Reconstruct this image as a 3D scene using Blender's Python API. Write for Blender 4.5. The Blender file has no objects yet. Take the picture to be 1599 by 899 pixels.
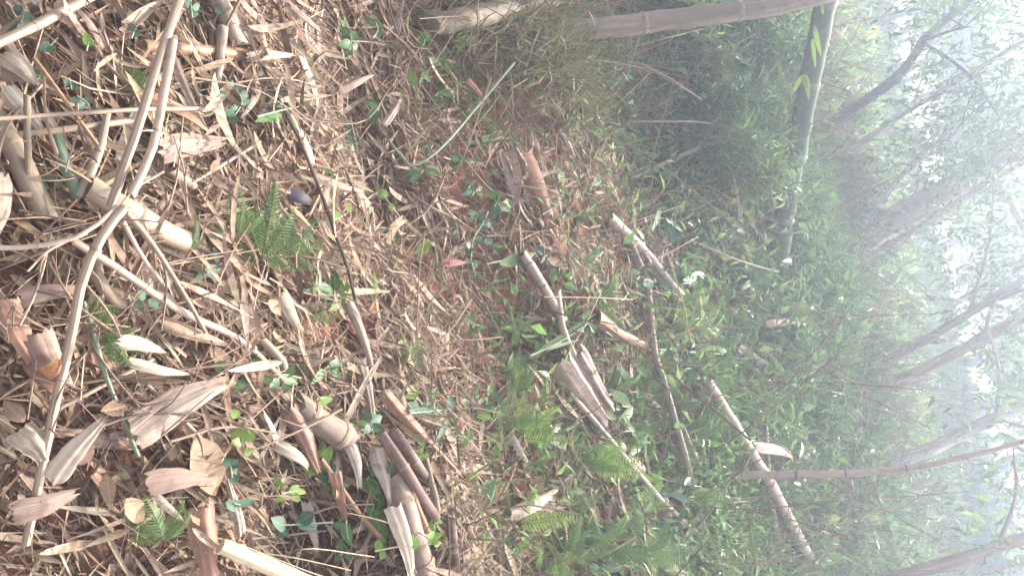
import bpy, math, random
import numpy as np
from mathutils import Matrix, Vector

random.seed(7)
rng = np.random.default_rng(7)
scene = bpy.context.scene
COL = scene.collection
R = math.radians

# ------------------------------------------------------------------ camera, sky, sun, exposure
PITCH, ROLL, HFOV = R(22), R(24), R(66)
PW, PH = 1599.0, 899.0
FOC = PW / 2 / math.tan(HFOV / 2)
CAM = np.array([0.0, 0.0, 0.0])
F_ = np.array([0, math.cos(PITCH), -math.sin(PITCH)])
U0 = np.array([0, math.sin(PITCH), math.cos(PITCH)])
R0 = np.array([1.0, 0, 0])
XP = math.cos(ROLL) * R0 - math.sin(ROLL) * U0        # the phone is held upright and tilted: this is its right-hand side
YP = math.sin(ROLL) * R0 + math.cos(ROLL) * U0        # and this its upper side
CX, CY, CZ = YP, -XP, -F_

cd = bpy.data.cameras.new('camera')
cam = bpy.data.objects.new('camera', cd)
COL.objects.link(cam)
cd.sensor_fit = 'HORIZONTAL'
cd.angle = HFOV
cd.clip_start, cd.clip_end = 0.05, 400
cam.matrix_world = Matrix(((CX[0], CY[0], CZ[0], 0), (CX[1], CY[1], CZ[1], 0), (CX[2], CY[2], CZ[2], 0), (0, 0, 0, 1)))
scene.camera = cam

SUN_EL, SUN_AZ = R(42), R(22)                        # ahead of the camera, high, a little to the left of the view
w = bpy.data.worlds.new('World')
scene.world = w
w.use_nodes = True
nt = w.node_tree
nt.nodes.clear()
sky = nt.nodes.new('ShaderNodeTexSky')
sky.sky_type = 'NISHITA'
sky.sun_disc = False
sky.sun_elevation = SUN_EL
sky.sun_rotation = SUN_AZ
sky.air_density, sky.dust_density, sky.ozone_density = 1.0, 6.0, 1.0
hs = nt.nodes.new('ShaderNodeHueSaturation')
hs.inputs['Saturation'].default_value = 0.5
bg = nt.nodes.new('ShaderNodeBackground')
bg.inputs['Strength'].default_value = 0.12
wo = nt.nodes.new('ShaderNodeOutputWorld')
nt.links.new(sky.outputs[0], hs.inputs['Color'])
nt.links.new(hs.outputs[0], bg.inputs['Color'])
nt.links.new(bg.outputs[0], wo.inputs['Surface'])

sd = bpy.data.lights.new('sun', 'SUN')
sd.energy = 3.0
sd.angle = R(5)
sd.color = (1.0, 0.95, 0.87)
sun = bpy.data.objects.new('sun', sd)
COL.objects.link(sun)
sdir = np.array([math.sin(SUN_AZ) * math.cos(SUN_EL), math.cos(SUN_AZ) * math.cos(SUN_EL), math.sin(SUN_EL)])
sun.rotation_euler = Vector(sdir).to_track_quat('Z', 'Y').to_euler()

scene.view_settings.view_transform = 'Standard'
scene.view_settings.look = 'None'
scene.view_settings.exposure = 2.0
scene.view_settings.gamma = 1.0
scene.cycles.max_bounces = 6
scene.cycles.transparent_max_bounces = 4
scene.cycles.volume_bounces = 1

GLARE_HAZE_DENSITY = 0.024

# ------------------------------------------------------------------ terrain and pixel helpers
ALPHA, TILT, CH = R(33), R(10), 1.55
NRM = -math.sin(TILT) * math.cos(ALPHA) * XP + math.cos(TILT) * math.cos(ALPHA) * YP - math.sin(ALPHA) * F_
NRM /= np.linalg.norm(NRM)
PA, PB, PC = -NRM[0] / NRM[2], -NRM[1] / NRM[2], -CH / NRM[2]   # z = PA x + PB y + PC


def ray(px, py):
    return (np.asarray(px, float)[..., None] - PW / 2) / FOC * CX + (PH / 2 - np.asarray(py, float)[..., None]) / FOC * CY + F_


def plane_hit(px, py):
    d = ray(px, py)
    return d * (-CH / (d @ NRM))[..., None]


def proj(P):
    P = np.asarray(P, float)
    zc = np.maximum(P @ F_, 1e-3)
    return PW / 2 + FOC * (P @ CX) / zc, PH / 2 - FOC * (P @ CY) / zc


# bumps: photo position, height, radius in metres
BUMPS = [(735, 300, .07, .22), (660, 120, -.16, .35), (690, 480, -.07, .35), (1010, 130, -.15, .45), (1080, 30, .1, .6), (300, 250, .05, .3),
         (90, 420, .06, .25), (560, 330, .06, .25), (620, 760, .08, .22), (1000, 560, .08, .4), (470, 850, -.10, .12), (880, 640, .06, .25),
         (1150, 650, .15, .7), (1190, 380, .25, .8), (820, 300, .05, .2), (250, 820, .04, .2)]
_b = [(plane_hit(np.array(b[0]), np.array(b[1]))[:2], b[2], b[3]) for b in BUMPS]
_ph = rng.uniform(0, 6.28, (14, 2))
_fr = [(rng.uniform(-1, 1) * f, rng.uniform(-1, 1) * f, a) for f, a in ((2, .03), (3, .03), (4, .02), (5, .02), (7, .014), (9, .012), (11, .01), (14, .008), (19, .006), (25, .005), (31, .004), (36, .003))]


def height(x, y):
    x = np.asarray(x, float)
    y = np.asarray(y, float)
    xs = 9 * np.tanh(x / 9)
    ys = np.where(y < 9, y, 9 + 14 * np.tanh((y - 9) / 14))
    ys = np.where(ys < -4, -4 + 3 * np.tanh((ys + 4) / 3), ys)
    z = PA * xs + PB * ys + PC
    for (c, h, s) in _b:
        z = z + h * np.exp(-((x - c[0]) ** 2 + (y - c[1]) ** 2) / (2 * s * s))
    for i, (a, b, h) in enumerate(_fr):
        z = z + h * np.sin(a * x + b * y + _ph[i, 0])
    # the edge of a small bench: the ground steps down behind a crooked line across the slope
    e = y - (2.05 + 0.25 * np.sin(1.9 * x + .6) - 0.28 * x)
    z = z - 0.09 * (np.tanh(e / 0.09) + 1) / 2 * np.exp(-np.maximum(e, 0) / 1.2)
    return z


def ground_at(px, py, lift=0.0):
    d = ray(px, py)
    t = -CH / np.minimum(d @ NRM, -0.04)
    for _ in range(25):
        P = d * t[..., None]
        gap = P[..., 2] - height(P[..., 0], P[..., 1])
        t = t + np.clip(gap / np.maximum(-(d @ NRM) / NRM[2], .06), -1, 1) * .8
        t = np.clip(t, .5, 40)
    return d * t[..., None]


def gpt(px, py, lift=0.0):
    """point on the ground under a place in the photo, raised `lift` metres towards the viewer"""
    P = ground_at(np.array(float(px)), np.array(float(py)))
    L = np.linalg.norm(P)
    return P * (1 - (lift + (.03 if lift else 0)) / L)


def at_dist(px, py, dist):
    d = ray(np.array(float(px)), np.array(float(py)))
    return d / np.linalg.norm(d) * dist


def px_m(P):
    """metres per photo pixel at P"""
    return float(np.asarray(P) @ F_) / FOC


def norm(v):
    v = np.asarray(v, float)
    return v / np.maximum(np.linalg.norm(v, axis=-1, keepdims=True), 1e-9)


# ------------------------------------------------------------------ mesh helpers
class MB:
    def __init__(s):
        s.V, s.Q, s.T, s.UV, s.RN, s.n = [], [], [], [], [], 0

    def add(s, V, Q=None, T=None, UV=None, rn=0.0):
        V = np.asarray(V, float).reshape(-1, 3)
        k = len(V)
        s.V.append(V)
        if Q is not None and len(Q):
            s.Q.append(np.asarray(Q, int).reshape(-1, 4) + s.n)
        if T is not None and len(T):
            s.T.append(np.asarray(T, int).reshape(-1, 3) + s.n)
        s.UV.append(np.zeros((k, 2)) if UV is None else np.asarray(UV, float).reshape(-1, 2))
        s.RN.append(np.broadcast_to(np.asarray(rn, float), (k,)).copy())
        s.n += k

    def mesh(s, name, mat, origin=(0, 0, 0), smooth=True):
        V = np.concatenate(s.V) - np.asarray(origin, float)
        Q = np.concatenate(s.Q) if s.Q else np.zeros((0, 4), int)
        T = np.concatenate(s.T) if s.T else np.zeros((0, 3), int)
        UV, RN = np.concatenate(s.UV), np.concatenate(s.RN)
        me = bpy.data.meshes.new(name)
        me.vertices.add(len(V))
        me.vertices.foreach_set('co', V.astype(np.float32).ravel())
        idx = np.concatenate([Q.ravel(), T.ravel()]).astype(np.int32)
        me.loops.add(len(idx))
        me.loops.foreach_set('vertex_index', idx)
        starts = np.concatenate([np.arange(len(Q)) * 4, len(Q) * 4 + np.arange(len(T)) * 3]).astype(np.int32)
        me.polygons.add(len(starts))
        me.polygons.foreach_set('loop_start', starts)
        me.polygons.foreach_set('use_smooth', np.full(len(starts), smooth))
        ul = me.uv_layers.new(name='UVMap')
        ul.data.foreach_set('uv', UV[idx].astype(np.float32).ravel())
        at = me.attributes.new('rnd', 'FLOAT', 'POINT')
        at.data.foreach_set('value', RN.astype(np.float32))
        me.update(calc_edges=True)
        me.validate()
        me.materials.append(mat)
        return me

    def build(s, name, mat, origin=(0, 0, 0), parent=None, smooth=True):
        o = bpy.data.objects.new(name, s.mesh(name, mat, origin, smooth))
        COL.objects.link(o)
        if parent is None:
            o.location = origin
        else:
            o.parent = parent
        return o


def tag(o, label=None, cat=None, group=None, kind=None):
    if label:
        o['label'] = label
    if cat:
        o['category'] = cat
    if group:
        o['group'] = group
    if kind:
        o['kind'] = kind
    return o


def empty(name, loc):
    o = bpy.data.objects.new(name, None)
    o.empty_display_size = 0.05
    COL.objects.link(o)
    o.location = loc
    return o


def copy_tree(o, parent=None):
    c = o.copy()
    COL.objects.link(c)
    if parent is not None:
        c.parent = parent
    for ch in [k for k in KIDS.get(o.name, [])]:
        copy_tree(ch, c)
    return c


KIDS = {}


def kid(parent, child):
    KIDS.setdefault(parent.name, []).append(child)
    return child


def smooth_path(pts, n):
    P = np.asarray(pts, float)
    if len(P) == 2:
        t = np.linspace(0, 1, n)[:, None]
        return P[0] * (1 - t) + P[1] * t
    P = np.vstack([2 * P[0] - P[1], P, 2 * P[-1] - P[-2]])
    out = []
    m = len(P) - 3
    for t in np.linspace(0, m, n):
        i = min(int(t), m - 1)
        u = t - i
        a, b, c, d = P[i:i + 4]
        out.append(.5 * ((2 * b) + (-a + c) * u + (2 * a - 5 * b + 4 * c - d) * u * u + (-a + 3 * b - 3 * c + d) * u ** 3))
    return np.array(out)


def frames(P):
    T = np.gradient(P, axis=0)
    T = norm(T)
    up = np.array([0, 0, 1.0]) if abs(T[0][2]) < .9 else np.array([1.0, 0, 0])
    N = [norm(np.cross(np.cross(T[0], up), T[0]))]
    for i in range(1, len(P)):
        v = N[-1] - T[i] * (N[-1] @ T[i])
        N.append(norm(v))
    N = np.array(N)
    return T, N, np.cross(T, N)


def tube(mb, P, rad, seg=10, rn=0.0, ends=(1, 1), squash=1.0):
    """swept tube; ends: 0 open, 1 flat cap, 2 hollow cut end"""
    P = np.asarray(P, float)
    n = len(P)
    rad = np.broadcast_to(np.asarray(rad, float), (n,))
    T, N, B = frames(P)
    a = np.linspace(0, 2 * math.pi, seg + 1)
    ring = np.cos(a)[None, :, None] * N[:, None, :] + squash * np.sin(a)[None, :, None] * B[:, None, :]
    V = P[:, None, :] + ring * rad[:, None, None]
    s = np.concatenate([[0], np.cumsum(np.linalg.norm(np.diff(P, axis=0), axis=1))])
    UV = np.stack(np.broadcast_arrays((a / (2 * math.pi))[None, :], s[:, None]), -1)
    i, j = np.meshgrid(np.arange(n - 1), np.arange(seg), indexing='ij')
    k = i * (seg + 1) + j
    Q = np.stack([k, k + 1, k + seg + 2, k + seg + 1], -1)
    mb.add(V, Q, None, UV, rn)
    for end, (e, tdir) in zip(ends, ((0, -T[0]), (n - 1, T[-1]))):
        if end == 0:
            continue
        c, r = P[e], rad[e]
        rg = ring[e][:-1]
        if end == 1:
            V2 = np.vstack([c + rg * r, c + tdir * r * .15])
            Tn = [(q, (q + 1) % seg, seg) for q in range(seg)]
            mb.add(V2, None, Tn, np.full((seg + 1, 2), .5), rn)
        else:
            V2 = np.vstack([c + rg * r, c + rg * r * .72, c + rg * r * .68 - tdir * r * 2.2, (c - tdir * r * 2.2)[None]])
            Q2 = [(q, (q + 1) % seg, seg + (q + 1) % seg, seg + q) for q in range(seg)]
            Q2 += [(seg + q, seg + (q + 1) % seg, 2 * seg + (q + 1) % seg, 2 * seg + q) for q in range(seg)]
            T2 = [(2 * seg + q, 2 * seg + (q + 1) % seg, 3 * seg) for q in range(seg)]
            mb.add(V2, Q2, T2, np.full((len(V2), 2), .5), rn)


# leaf templates: rows (t along, half width share), three columns
T_BAMBOO = np.array([(0, .10), (.06, .55), (.25, 1), (.5, .93), (.75, .62), (.92, .25), (1, .02)])
T_STRIP = np.array([(0, .7), (.3, 1), (.65, .9), (1, .5)])
T_OVATE = np.array([(0, .05), (.08, .5), (.25, .92), (.42, 1), (.62, .82), (.8, .5), (.92, .22), (1, .02)])
T_OVATE_S = np.array([(0, .05), (.2, .85), (.45, 1), (.75, .6), (1, .02)])
T_NARROW_S = np.array([(0, .1), (.3, 1), (.7, .7), (1, .02)])
T_DIAMOND = np.array([(0, .02), (.42, 1), (1, .02)])


def leaves(mb, pos, d, nrm, L, W, tmpl, curl=0., fold=.25, rn=0., twist=0., wave=0., cols=3):
    """many leaf blades at once"""
    pos = np.atleast_2d(np.asarray(pos, float))
    n = len(pos)
    d = norm(np.broadcast_to(np.asarray(d, float), (n, 3)))
    nrm = np.broadcast_to(np.asarray(nrm, float), (n, 3))
    s = norm(np.cross(d, nrm))
    nn = np.cross(s, d)
    L, W, curl, fold, rn, twist = [np.broadcast_to(np.asarray(q, float), (n,)) for q in (L, W, curl, fold, rn, twist)]
    t = tmpl[:, 0]
    hw = tmpl[:, 1]
    K = len(t)
    col = np.array([-1., 0, 1.]) if cols == 3 else np.array([-1., 1.])
    C = len(col)
    # bend: an arc in the plane of d and nn
    th = curl[:, None] * t[None]
    cs = np.where(np.abs(curl[:, None]) < 1e-3, t[None], np.sin(th) / np.where(np.abs(curl[:, None]) < 1e-3, 1, curl[:, None]))
    sn = np.where(np.abs(curl[:, None]) < 1e-3, 0 * th, (1 - np.cos(th)) / np.where(np.abs(curl[:, None]) < 1e-3, 1, curl[:, None]))
    ctr = pos[:, None] + L[:, None, None] * (cs[..., None] * d[:, None] - sn[..., None] * nn[:, None])
    nl = np.cos(th)[..., None] * nn[:, None] + np.sin(th)[..., None] * d[:, None]
    ta = twist[:, None] * t[None]
    sl = np.cos(ta)[..., None] * s[:, None] + np.sin(ta)[..., None] * nl
    nl2 = np.cos(ta)[..., None] * nl - np.sin(ta)[..., None] * s[:, None]
    half = .5 * W[:, None] * hw[None]
    fs, fc = np.sin(fold)[:, None, None], np.cos(fold)[:, None, None]
    V = ctr[:, :, None, :] + (half[..., None] * col * fc)[..., None] * sl[:, :, None, :] + (half[..., None] * np.abs(col) * fs)[..., None] * nl2[:, :, None, :]
    if wave:
        V = V + (wave * W[:, None, None] * np.sin(t[None, :, None] * 9 + col * 2 + rn[:, None, None] * 40) * np.abs(col))[..., None] * nl2[:, :, None, :]
    uv = np.stack(np.broadcast_arrays((col[None, None, :] * .5 + .5), t[None, :, None] * np.ones((n, 1, 1))), -1)
    uv[..., 1] += rn[:, None, None] * 7.0 * 0
    i, j = np.meshgrid(np.arange(K - 1), np.arange(C - 1), indexing='ij')
    k = (i * C + j).ravel()
    q = np.stack([k, k + 1, k + C + 1, k + C], -1)
    Q = (q[None] + (np.arange(n) * K * C)[:, None, None]).reshape(-1, 4)
    mb.add(V, Q, None, uv, np.repeat(rn, K * C))


def diamonds(mb, pos, d, nrm, L, W, rn=0., fold=.3, curl=.25):
    """cheap far leaves: two triangles folded along the midrib"""
    pos = np.atleast_2d(pos)
    n = len(pos)
    d = norm(d)
    s = norm(np.cross(d, nrm))
    nn = np.cross(s, d)
    L = np.broadcast_to(L, (n,))[:, None]
    W = np.broadcast_to(W, (n,))[:, None]
    b = pos
    tip = pos + d * L - nn * L * curl
    m = pos + d * L * .42
    l = m - s * W * .5 + nn * W * .5 * fold
    r = m + s * W * .5 + nn * W * .5 * fold
    V = np.stack([b, l, r, tip], 1)
    base = np.arange(n)[:, None] * 4
    T = np.concatenate([base + np.array([0, 2, 3]), base + np.array([0, 3, 1])], 0)
    uv = np.tile(np.array([[.5, 0], [0, .42], [1, .42], [.5, 1]]), (n, 1))
    mb.add(V, None, T, uv, np.repeat(np.broadcast_to(rn, (n,)), 4))


def rand_unit(n):
    return norm(rng.normal(size=(n, 3)))


# ------------------------------------------------------------------ materials
def ramp(nt, cols):
    r = nt.nodes.new('ShaderNodeValToRGB')
    el = r.color_ramp.elements
    while len(el) < len(cols):
        el.new(.5)
    for i, c in enumerate(cols):
        el[i].position = i / (len(cols) - 1)
        el[i].color = (*c, 1)
    return r


def math_node(nt, op, a, b=None):
    m = nt.nodes.new('ShaderNodeMath')
    m.operation = op
    for i, v in enumerate((a, b)):
        if v is None:
            continue
        if isinstance(v, (int, float)):
            m.inputs[i].default_value = v
        else:
            nt.links.new(v, m.inputs[i])
    return m.outputs[0]


def organic(name, cols, streak=(24, 2.0), streak_amt=.35, rough=.65, trans=0., spots=0., spot_col=(.12, .07, .05), spec=.3, bump=.3, midrib=None,
            moss=0., jitter=.12):
    """procedural leaf / culm / bark: colour from a per-piece number, fibres along the piece, blotches"""
    m = bpy.data.materials.new(name)
    m.use_nodes = True
    nt = m.node_tree
    nt.nodes.clear()
    L = nt.links.new
    out = nt.nodes.new('ShaderNodeOutputMaterial')
    bs = nt.nodes.new('ShaderNodeBsdfPrincipled')
    bs.inputs['Roughness'].default_value = rough
    bs.inputs['Specular IOR Level'].default_value = spec
    oi = nt.nodes.new('ShaderNodeObjectInfo')
    at = nt.nodes.new('ShaderNodeAttribute')
    at.attribute_name = 'rnd'
    tc = nt.nodes.new('ShaderNodeTexCoord')
    uv = nt.nodes.new('ShaderNodeUVMap')
    val = math_node(nt, 'FRACT', math_node(nt, 'ADD', at.outputs['Fac'], oi.outputs['Random']))
    n2 = nt.nodes.new('ShaderNodeTexNoise')
    n2.inputs['Scale'].default_value = 9
    n2.inputs['Detail'].default_value = 3
    L(tc.outputs['Object'], n2.inputs['Vector'])
    jit = math_node(nt, 'MULTIPLY', math_node(nt, 'SUBTRACT', n2.outputs['Fac'], .5), jitter * 4)
    val2 = math_node(nt, 'ADD', val, jit)
    rp = ramp(nt, cols)
    L(val2, rp.inputs['Fac'])
    # fibres
    mp = nt.nodes.new('ShaderNodeMapping')
    mp.inputs['Scale'].default_value = (streak[0], streak[1], 1)
    L(uv.outputs['UV'], mp.inputs['Vector'])
    addv = nt.nodes.new('ShaderNodeVectorMath')
    addv.operation = 'ADD'
    L(mp.outputs['Vector'], addv.inputs[0])
    cmb = nt.nodes.new('ShaderNodeCombineXYZ')
    L(math_node(nt, 'MULTIPLY', val, 37.0), cmb.inputs['Z'])
    L(cmb.outputs[0], addv.inputs[1])
    n1 = nt.nodes.new('ShaderNodeTexNoise')
    n1.inputs['Scale'].default_value = 1
    n1.inputs['Detail'].default_value = 4
    L(addv.outputs[0], n1.inputs['Vector'])
    fac = nt.nodes.new('ShaderNodeMapRange')
    fac.inputs['From Min'].default_value, fac.inputs['From Max'].default_value = .3, .7
    fac.inputs['To Min'].default_value, fac.inputs['To Max'].default_value = 1 - streak_amt, 1 + streak_amt * .5
    L(n1.outputs['Fac'], fac.inputs['Value'])
    mul = nt.nodes.new('ShaderNodeMix')
    mul.data_type = 'RGBA'
    mul.blend_type = 'MULTIPLY'
    mul.inputs[0].default_value = 1
    L(rp.outputs['Color'], mul.inputs[6])
    L(fac.outputs[0], mul.inputs[7])
    col = mul.outputs[2]
    if spots:
        n3 = nt.nodes.new('ShaderNodeTexNoise')
        n3.inputs['Scale'].default_value = 34
        n3.inputs['Detail'].default_value = 5
        L(tc.outputs['Object'], n3.inputs['Vector'])
        f3 = nt.nodes.new('ShaderNodeMapRange')
        f3.inputs['From Min'].default_value, f3.inputs['From Max'].default_value = .55, .68
        f3.inputs['To Max'].default_value = spots
        L(n3.outputs['Fac'], f3.inputs['Value'])
        mx = nt.nodes.new('ShaderNodeMix')
        mx.data_type = 'RGBA'
        L(f3.outputs[0], mx.inputs[0])
        L(col, mx.inputs[6])
        mx.inputs[7].default_value = (*spot_col, 1)
        col = mx.outputs[2]
    if spots:
        n6 = nt.nodes.new('ShaderNodeTexNoise')
        n6.inputs['Scale'].default_value = 7
        n6.inputs['Detail'].default_value = 7
        n6.inputs['Roughness'].default_value = .65
        L(tc.outputs['Object'], n6.inputs['Vector'])
        f6 = nt.nodes.new('ShaderNodeMapRange')
        f6.inputs['From Min'].default_value, f6.inputs['From Max'].default_value = .5, .72
        f6.inputs['To Max'].default_value = min(spots * 1.3, .8)
        L(n6.outputs['Fac'], f6.inputs['Value'])
        mx = nt.nodes.new('ShaderNodeMix')
        mx.data_type = 'RGBA'
        L(f6.outputs[0], mx.inputs[0])
        L(col, mx.inputs[6])
        mx.inputs[7].default_value = (*[c * .9 for c in spot_col], 1)
        col = mx.outputs[2]
    if moss:
        n4 = nt.nodes.new('ShaderNodeTexNoise')
        n4.inputs['Scale'].default_value = 12
        n4.inputs['Detail'].default_value = 6
        L(tc.outputs['Object'], n4.inputs['Vector'])
        f4 = nt.nodes.new('ShaderNodeMapRange')
        f4.inputs['From Min'].default_value, f4.inputs['From Max'].default_value = .48, .62
        f4.inputs['To Max'].default_value = moss
        L(n4.outputs['Fac'], f4.inputs['Value'])
        mx = nt.nodes.new('ShaderNodeMix')
        mx.data_type = 'RGBA'
        L(f4.outputs[0], mx.inputs[0])
        L(col, mx.inputs[6])
        mx.inputs[7].default_value = (.16, .17, .07, 1)
        col = mx.outputs[2]
    if midrib is not None:
        sx = nt.nodes.new('ShaderNodeSeparateXYZ')
        L(uv.outputs['UV'], sx.inputs[0])
        dd = math_node(nt, 'ABSOLUTE', math_node(nt, 'SUBTRACT', sx.outputs['X'], .5))
        f5 = nt.nodes.new('ShaderNodeMapRange')
        f5.inputs['From Min'].default_value, f5.inputs['From Max'].default_value = .03, .09
        f5.inputs['To Min'].default_value, f5.inputs['To Max'].default_value = .6, 0
        L(dd, f5.inputs['Value'])
        mx = nt.nodes.new('ShaderNodeMix')
        mx.data_type = 'RGBA'
        L(f5.outputs[0], mx.inputs[0])
        L(col, mx.inputs[6])
        mx.inputs[7].default_value = (*midrib, 1)
        col = mx.outputs[2]
    L(col, bs.inputs['Base Color'])
    if bump:
        bp = nt.nodes.new('ShaderNodeBump')
        bp.inputs['Strength'].default_value = bump
        bp.inputs['Distance'].default_value = .005
        L(n1.outputs['Fac'], bp.inputs['Height'])
        L(bp.outputs[0], bs.inputs['Normal'])
    if trans:
        tr = nt.nodes.new('ShaderNodeBsdfTranslucent')
        L(col, tr.inputs['Color'])
        ms = nt.nodes.new('ShaderNodeMixShader')
        ms.inputs[0].default_value = trans
        L(bs.outputs[0], ms.inputs[1])
        L(tr.outputs[0], ms.inputs[2])
        L(ms.outputs[0], out.inputs['Surface'])
    else:
        L(bs.outputs[0], out.inputs['Surface'])
    return m


M = {}
M['litter'] = organic('dry_bamboo_leaf', [(.09, .055, .034), (.19, .12, .075), (.32, .22, .137), (.41, .30, .195), (.49, .38, .255), (.34, .23, .145), (.57, .465, .335), (.26, .15, .09)],
                      streak=(14, 1.2), streak_amt=.3, trans=.15, spots=.35, spec=.25)
M['litter_dark'] = organic('old_litter', [(.07, .05, .04), (.13, .085, .06), (.21, .14, .10), (.30, .20, .14), (.17, .10, .075), (.38, .27, .19)], streak=(14, 1.2), trans=.1)
M['straw'] = organic('dry_straw', [(.16, .10, .07), (.34, .22, .14), (.48, .34, .22), (.24, .13, .09), (.56, .43, .30)], trans=.05)
M['sheath'] = organic('culm_sheath', [(.30, .20, .145), (.41, .29, .215), (.47, .36, .27), (.36, .24, .175), (.53, .43, .335), (.27, .16, .11)], streak=(60, 1.2), streak_amt=.38, trans=.1,
                      spots=.55, spot_col=(.16, .09, .065), rough=.5, spec=.4, jitter=.08)
M['sheath_red'] = organic('reddish_sheath', [(.30, .15, .09), (.38, .20, .12), (.25, .12, .08)], streak=(40, 1.5), streak_amt=.3, spots=.4, rough=.5, spec=.4)
M['cream'] = organic('bleached_sheath', [(.50, .41, .30), (.58, .49, .37), (.44, .35, .25)], streak=(50, 1.2), streak_amt=.3, trans=.1, rough=.6, spots=.4, spot_col=(.3, .2, .14))
M['brown_leaf'] = organic('brown_broad_leaf', [(.20, .12, .08), (.31, .20, .13), (.38, .27, .17), (.26, .15, .10)], streak=(3, 16), streak_amt=.22, trans=.12, spots=.3, midrib=(.42, .31, .2))
M['orange_leaf'] = organic('rusty_leaf', [(.42, .19, .08), (.48, .24, .11)], streak=(3, 12), streak_amt=.25, trans=.15)
M['purple_leaf'] = organic('dark_withered_leaf', [(.06, .05, .06), (.09, .07, .085)], trans=.1, spec=.4)
M['red_leaf'] = organic('red_leaf', [(.26, .09, .09), (.30, .12, .11)], trans=.2)
M['culm'] = organic('dry_culm', [(.33, .245, .17), (.41, .31, .22), (.47, .365, .27), (.37, .26, .185)], streak=(9, 1.6), streak_amt=.25, rough=.45, spec=.45, spots=.3, spot_col=(.2, .13, .09), jitter=.1)
M['culm_grey'] = organic('weathered_culm', [(.24, .18, .125), (.31, .235, .165), (.36, .28, .2)], streak=(9, 1.6), streak_amt=.3, rough=.55, spots=.45, spot_col=(.14, .11, .08), jitter=.12)
M['culm_brown'] = organic('brown_culm', [(.30, .17, .09), (.36, .21, .12), (.26, .15, .085)], streak=(10, 1.6), streak_amt=.3, rough=.5, spots=.4, spot_col=(.12, .07, .05))
M['culm_dark'] = organic('dark_mottled_culm', [(.10, .06, .05), (.16, .095, .075), (.21, .13, .10)], streak=(10, 3), streak_amt=.4, rough=.5, spots=.7, spot_col=(.30, .21, .16))
M['culm_green'] = organic('green_culm', [(.17, .24, .15), (.21, .28, .18)], streak=(9, 1.2), streak_amt=.15, rough=.4, spec=.45, spots=.2, spot_col=(.33, .33, .24))
M['culm_olive'] = organic('standing_culm', [(.10, .13, .08), (.13, .155, .095)], streak=(9, 1.0), streak_amt=.2, rough=.7, spec=.2, spots=.25, spot_col=(.32, .33, .25))
M['culm_moss'] = organic('mossy_culm', [(.25, .185, .135), (.31, .235, .17)], streak=(9, 1.4), streak_amt=.35, rough=.65, spots=.5, spot_col=(.13, .095, .075), moss=.3)
M['culm_brown2'] = organic('tan_brown_culm', [(.36, .245, .16), (.44, .31, .21)], streak=(9, 1.6), streak_amt=.3, rough=.55, spots=.5, spot_col=(.17, .11, .08))
M['node_dark'] = organic('dark_culm_node', [(.15, .10, .075), (.2, .135, .1)], streak=(12, 30), rough=.7)
M['node'] = organic('culm_node', [(.27, .19, .13), (.33, .24, .17)], streak=(12, 30), streak_amt=.35, rough=.6)
M['node_green'] = organic('green_culm_node', [(.19, .21, .14), (.23, .24, .165)], streak=(12, 30), streak_amt=.25, rough=.6)
M['split'] = organic('fresh_split_bamboo', [(.52, .42, .26), (.58, .48, .31)], streak=(30, .9), streak_amt=.4, rough=.6, spots=.4, spot_col=(.3, .22, .14))
M['twig'] = organic('dry_twig', [(.20, .135, .095), (.33, .23, .16), (.42, .31, .22), (.15, .10, .075)], streak=(6, 3), streak_amt=.3, rough=.7)
M['twig_dark'] = organic('dark_stalk', [(.12, .085, .06), (.18, .125, .09)], streak=(6, 3), rough=.7)
M['twig_green'] = organic('green_stalk', [(.33, .38, .26), (.38, .42, .30)], streak=(6, 3), rough=.6)
M['fern'] = organic('fern_green', [(.12, .22, .07), (.17, .29, .09), (.15, .26, .095), (.17, .28, .085)], streak=(2, 9), streak_amt=.25, spots=.3, spot_col=(.2, .15, .07), trans=.35, rough=.5, bump=.1, jitter=.05)
M['fern_bright'] = organic('young_fern_green', [(.23, .38, .09), (.29, .42, .11), (.20, .34, .085), (.33, .40, .12)], streak=(2, 9), streak_amt=.2, spots=.3, spot_col=(.26, .19, .08), trans=.4, rough=.5, bump=.1, jitter=.05)
M['rachis'] = organic('fern_stalk', [(.14, .17, .06), (.19, .16, .07)], rough=.6)
M['leaf_blue'] = organic('bluish_leaf', [(.06, .125, .075), (.08, .155, .09), (.10, .18, .11)], streak=(3, 8), streak_amt=.25, trans=.25, rough=.55, spec=.35, bump=.2, spots=.25, spot_col=(.16, .14, .07), midrib=(.14, .22, .13), jitter=.05)
M['leaf_green'] = organic('green_leaf', [(.06, .14, .035), (.09, .19, .05), (.12, .23, .06), (.07, .16, .05)], streak=(3, 8), streak_amt=.2, trans=.3, rough=.5, spec=.4, bump=.15, spots=.25, spot_col=(.22, .19, .07), midrib=(.18, .27, .12), jitter=.05)
M['leaf_bright'] = organic('bright_leaf', [(.17, .31, .06), (.22, .36, .08), (.26, .34, .07)], streak=(3, 6), streak_amt=.15, trans=.4, rough=.45, bump=.1, jitter=.05)
M['leaf_yellow'] = organic('yellowing_leaf', [(.40, .38, .08), (.34, .36, .08)], trans=.4)
M['under'] = organic('undergrowth_leaves', [(.09, .16, .055), (.16, .27, .085), (.21, .34, .11), (.15, .25, .13), (.28, .39, .12), (.11, .20, .10), (.36, .43, .16)], streak=(2, 4), streak_amt=.15, trans=.45, rough=.35, spec=.5, bump=0, jitter=.03)
M['grass'] = organic('grass_blades', [(.085, .13, .04), (.14, .17, .06), (.19, .165, .08), (.25, .19, .11), (.13, .17, .055), (.30, .235, .145)], streak=(3, 2), trans=.3, bump=0)
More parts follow.
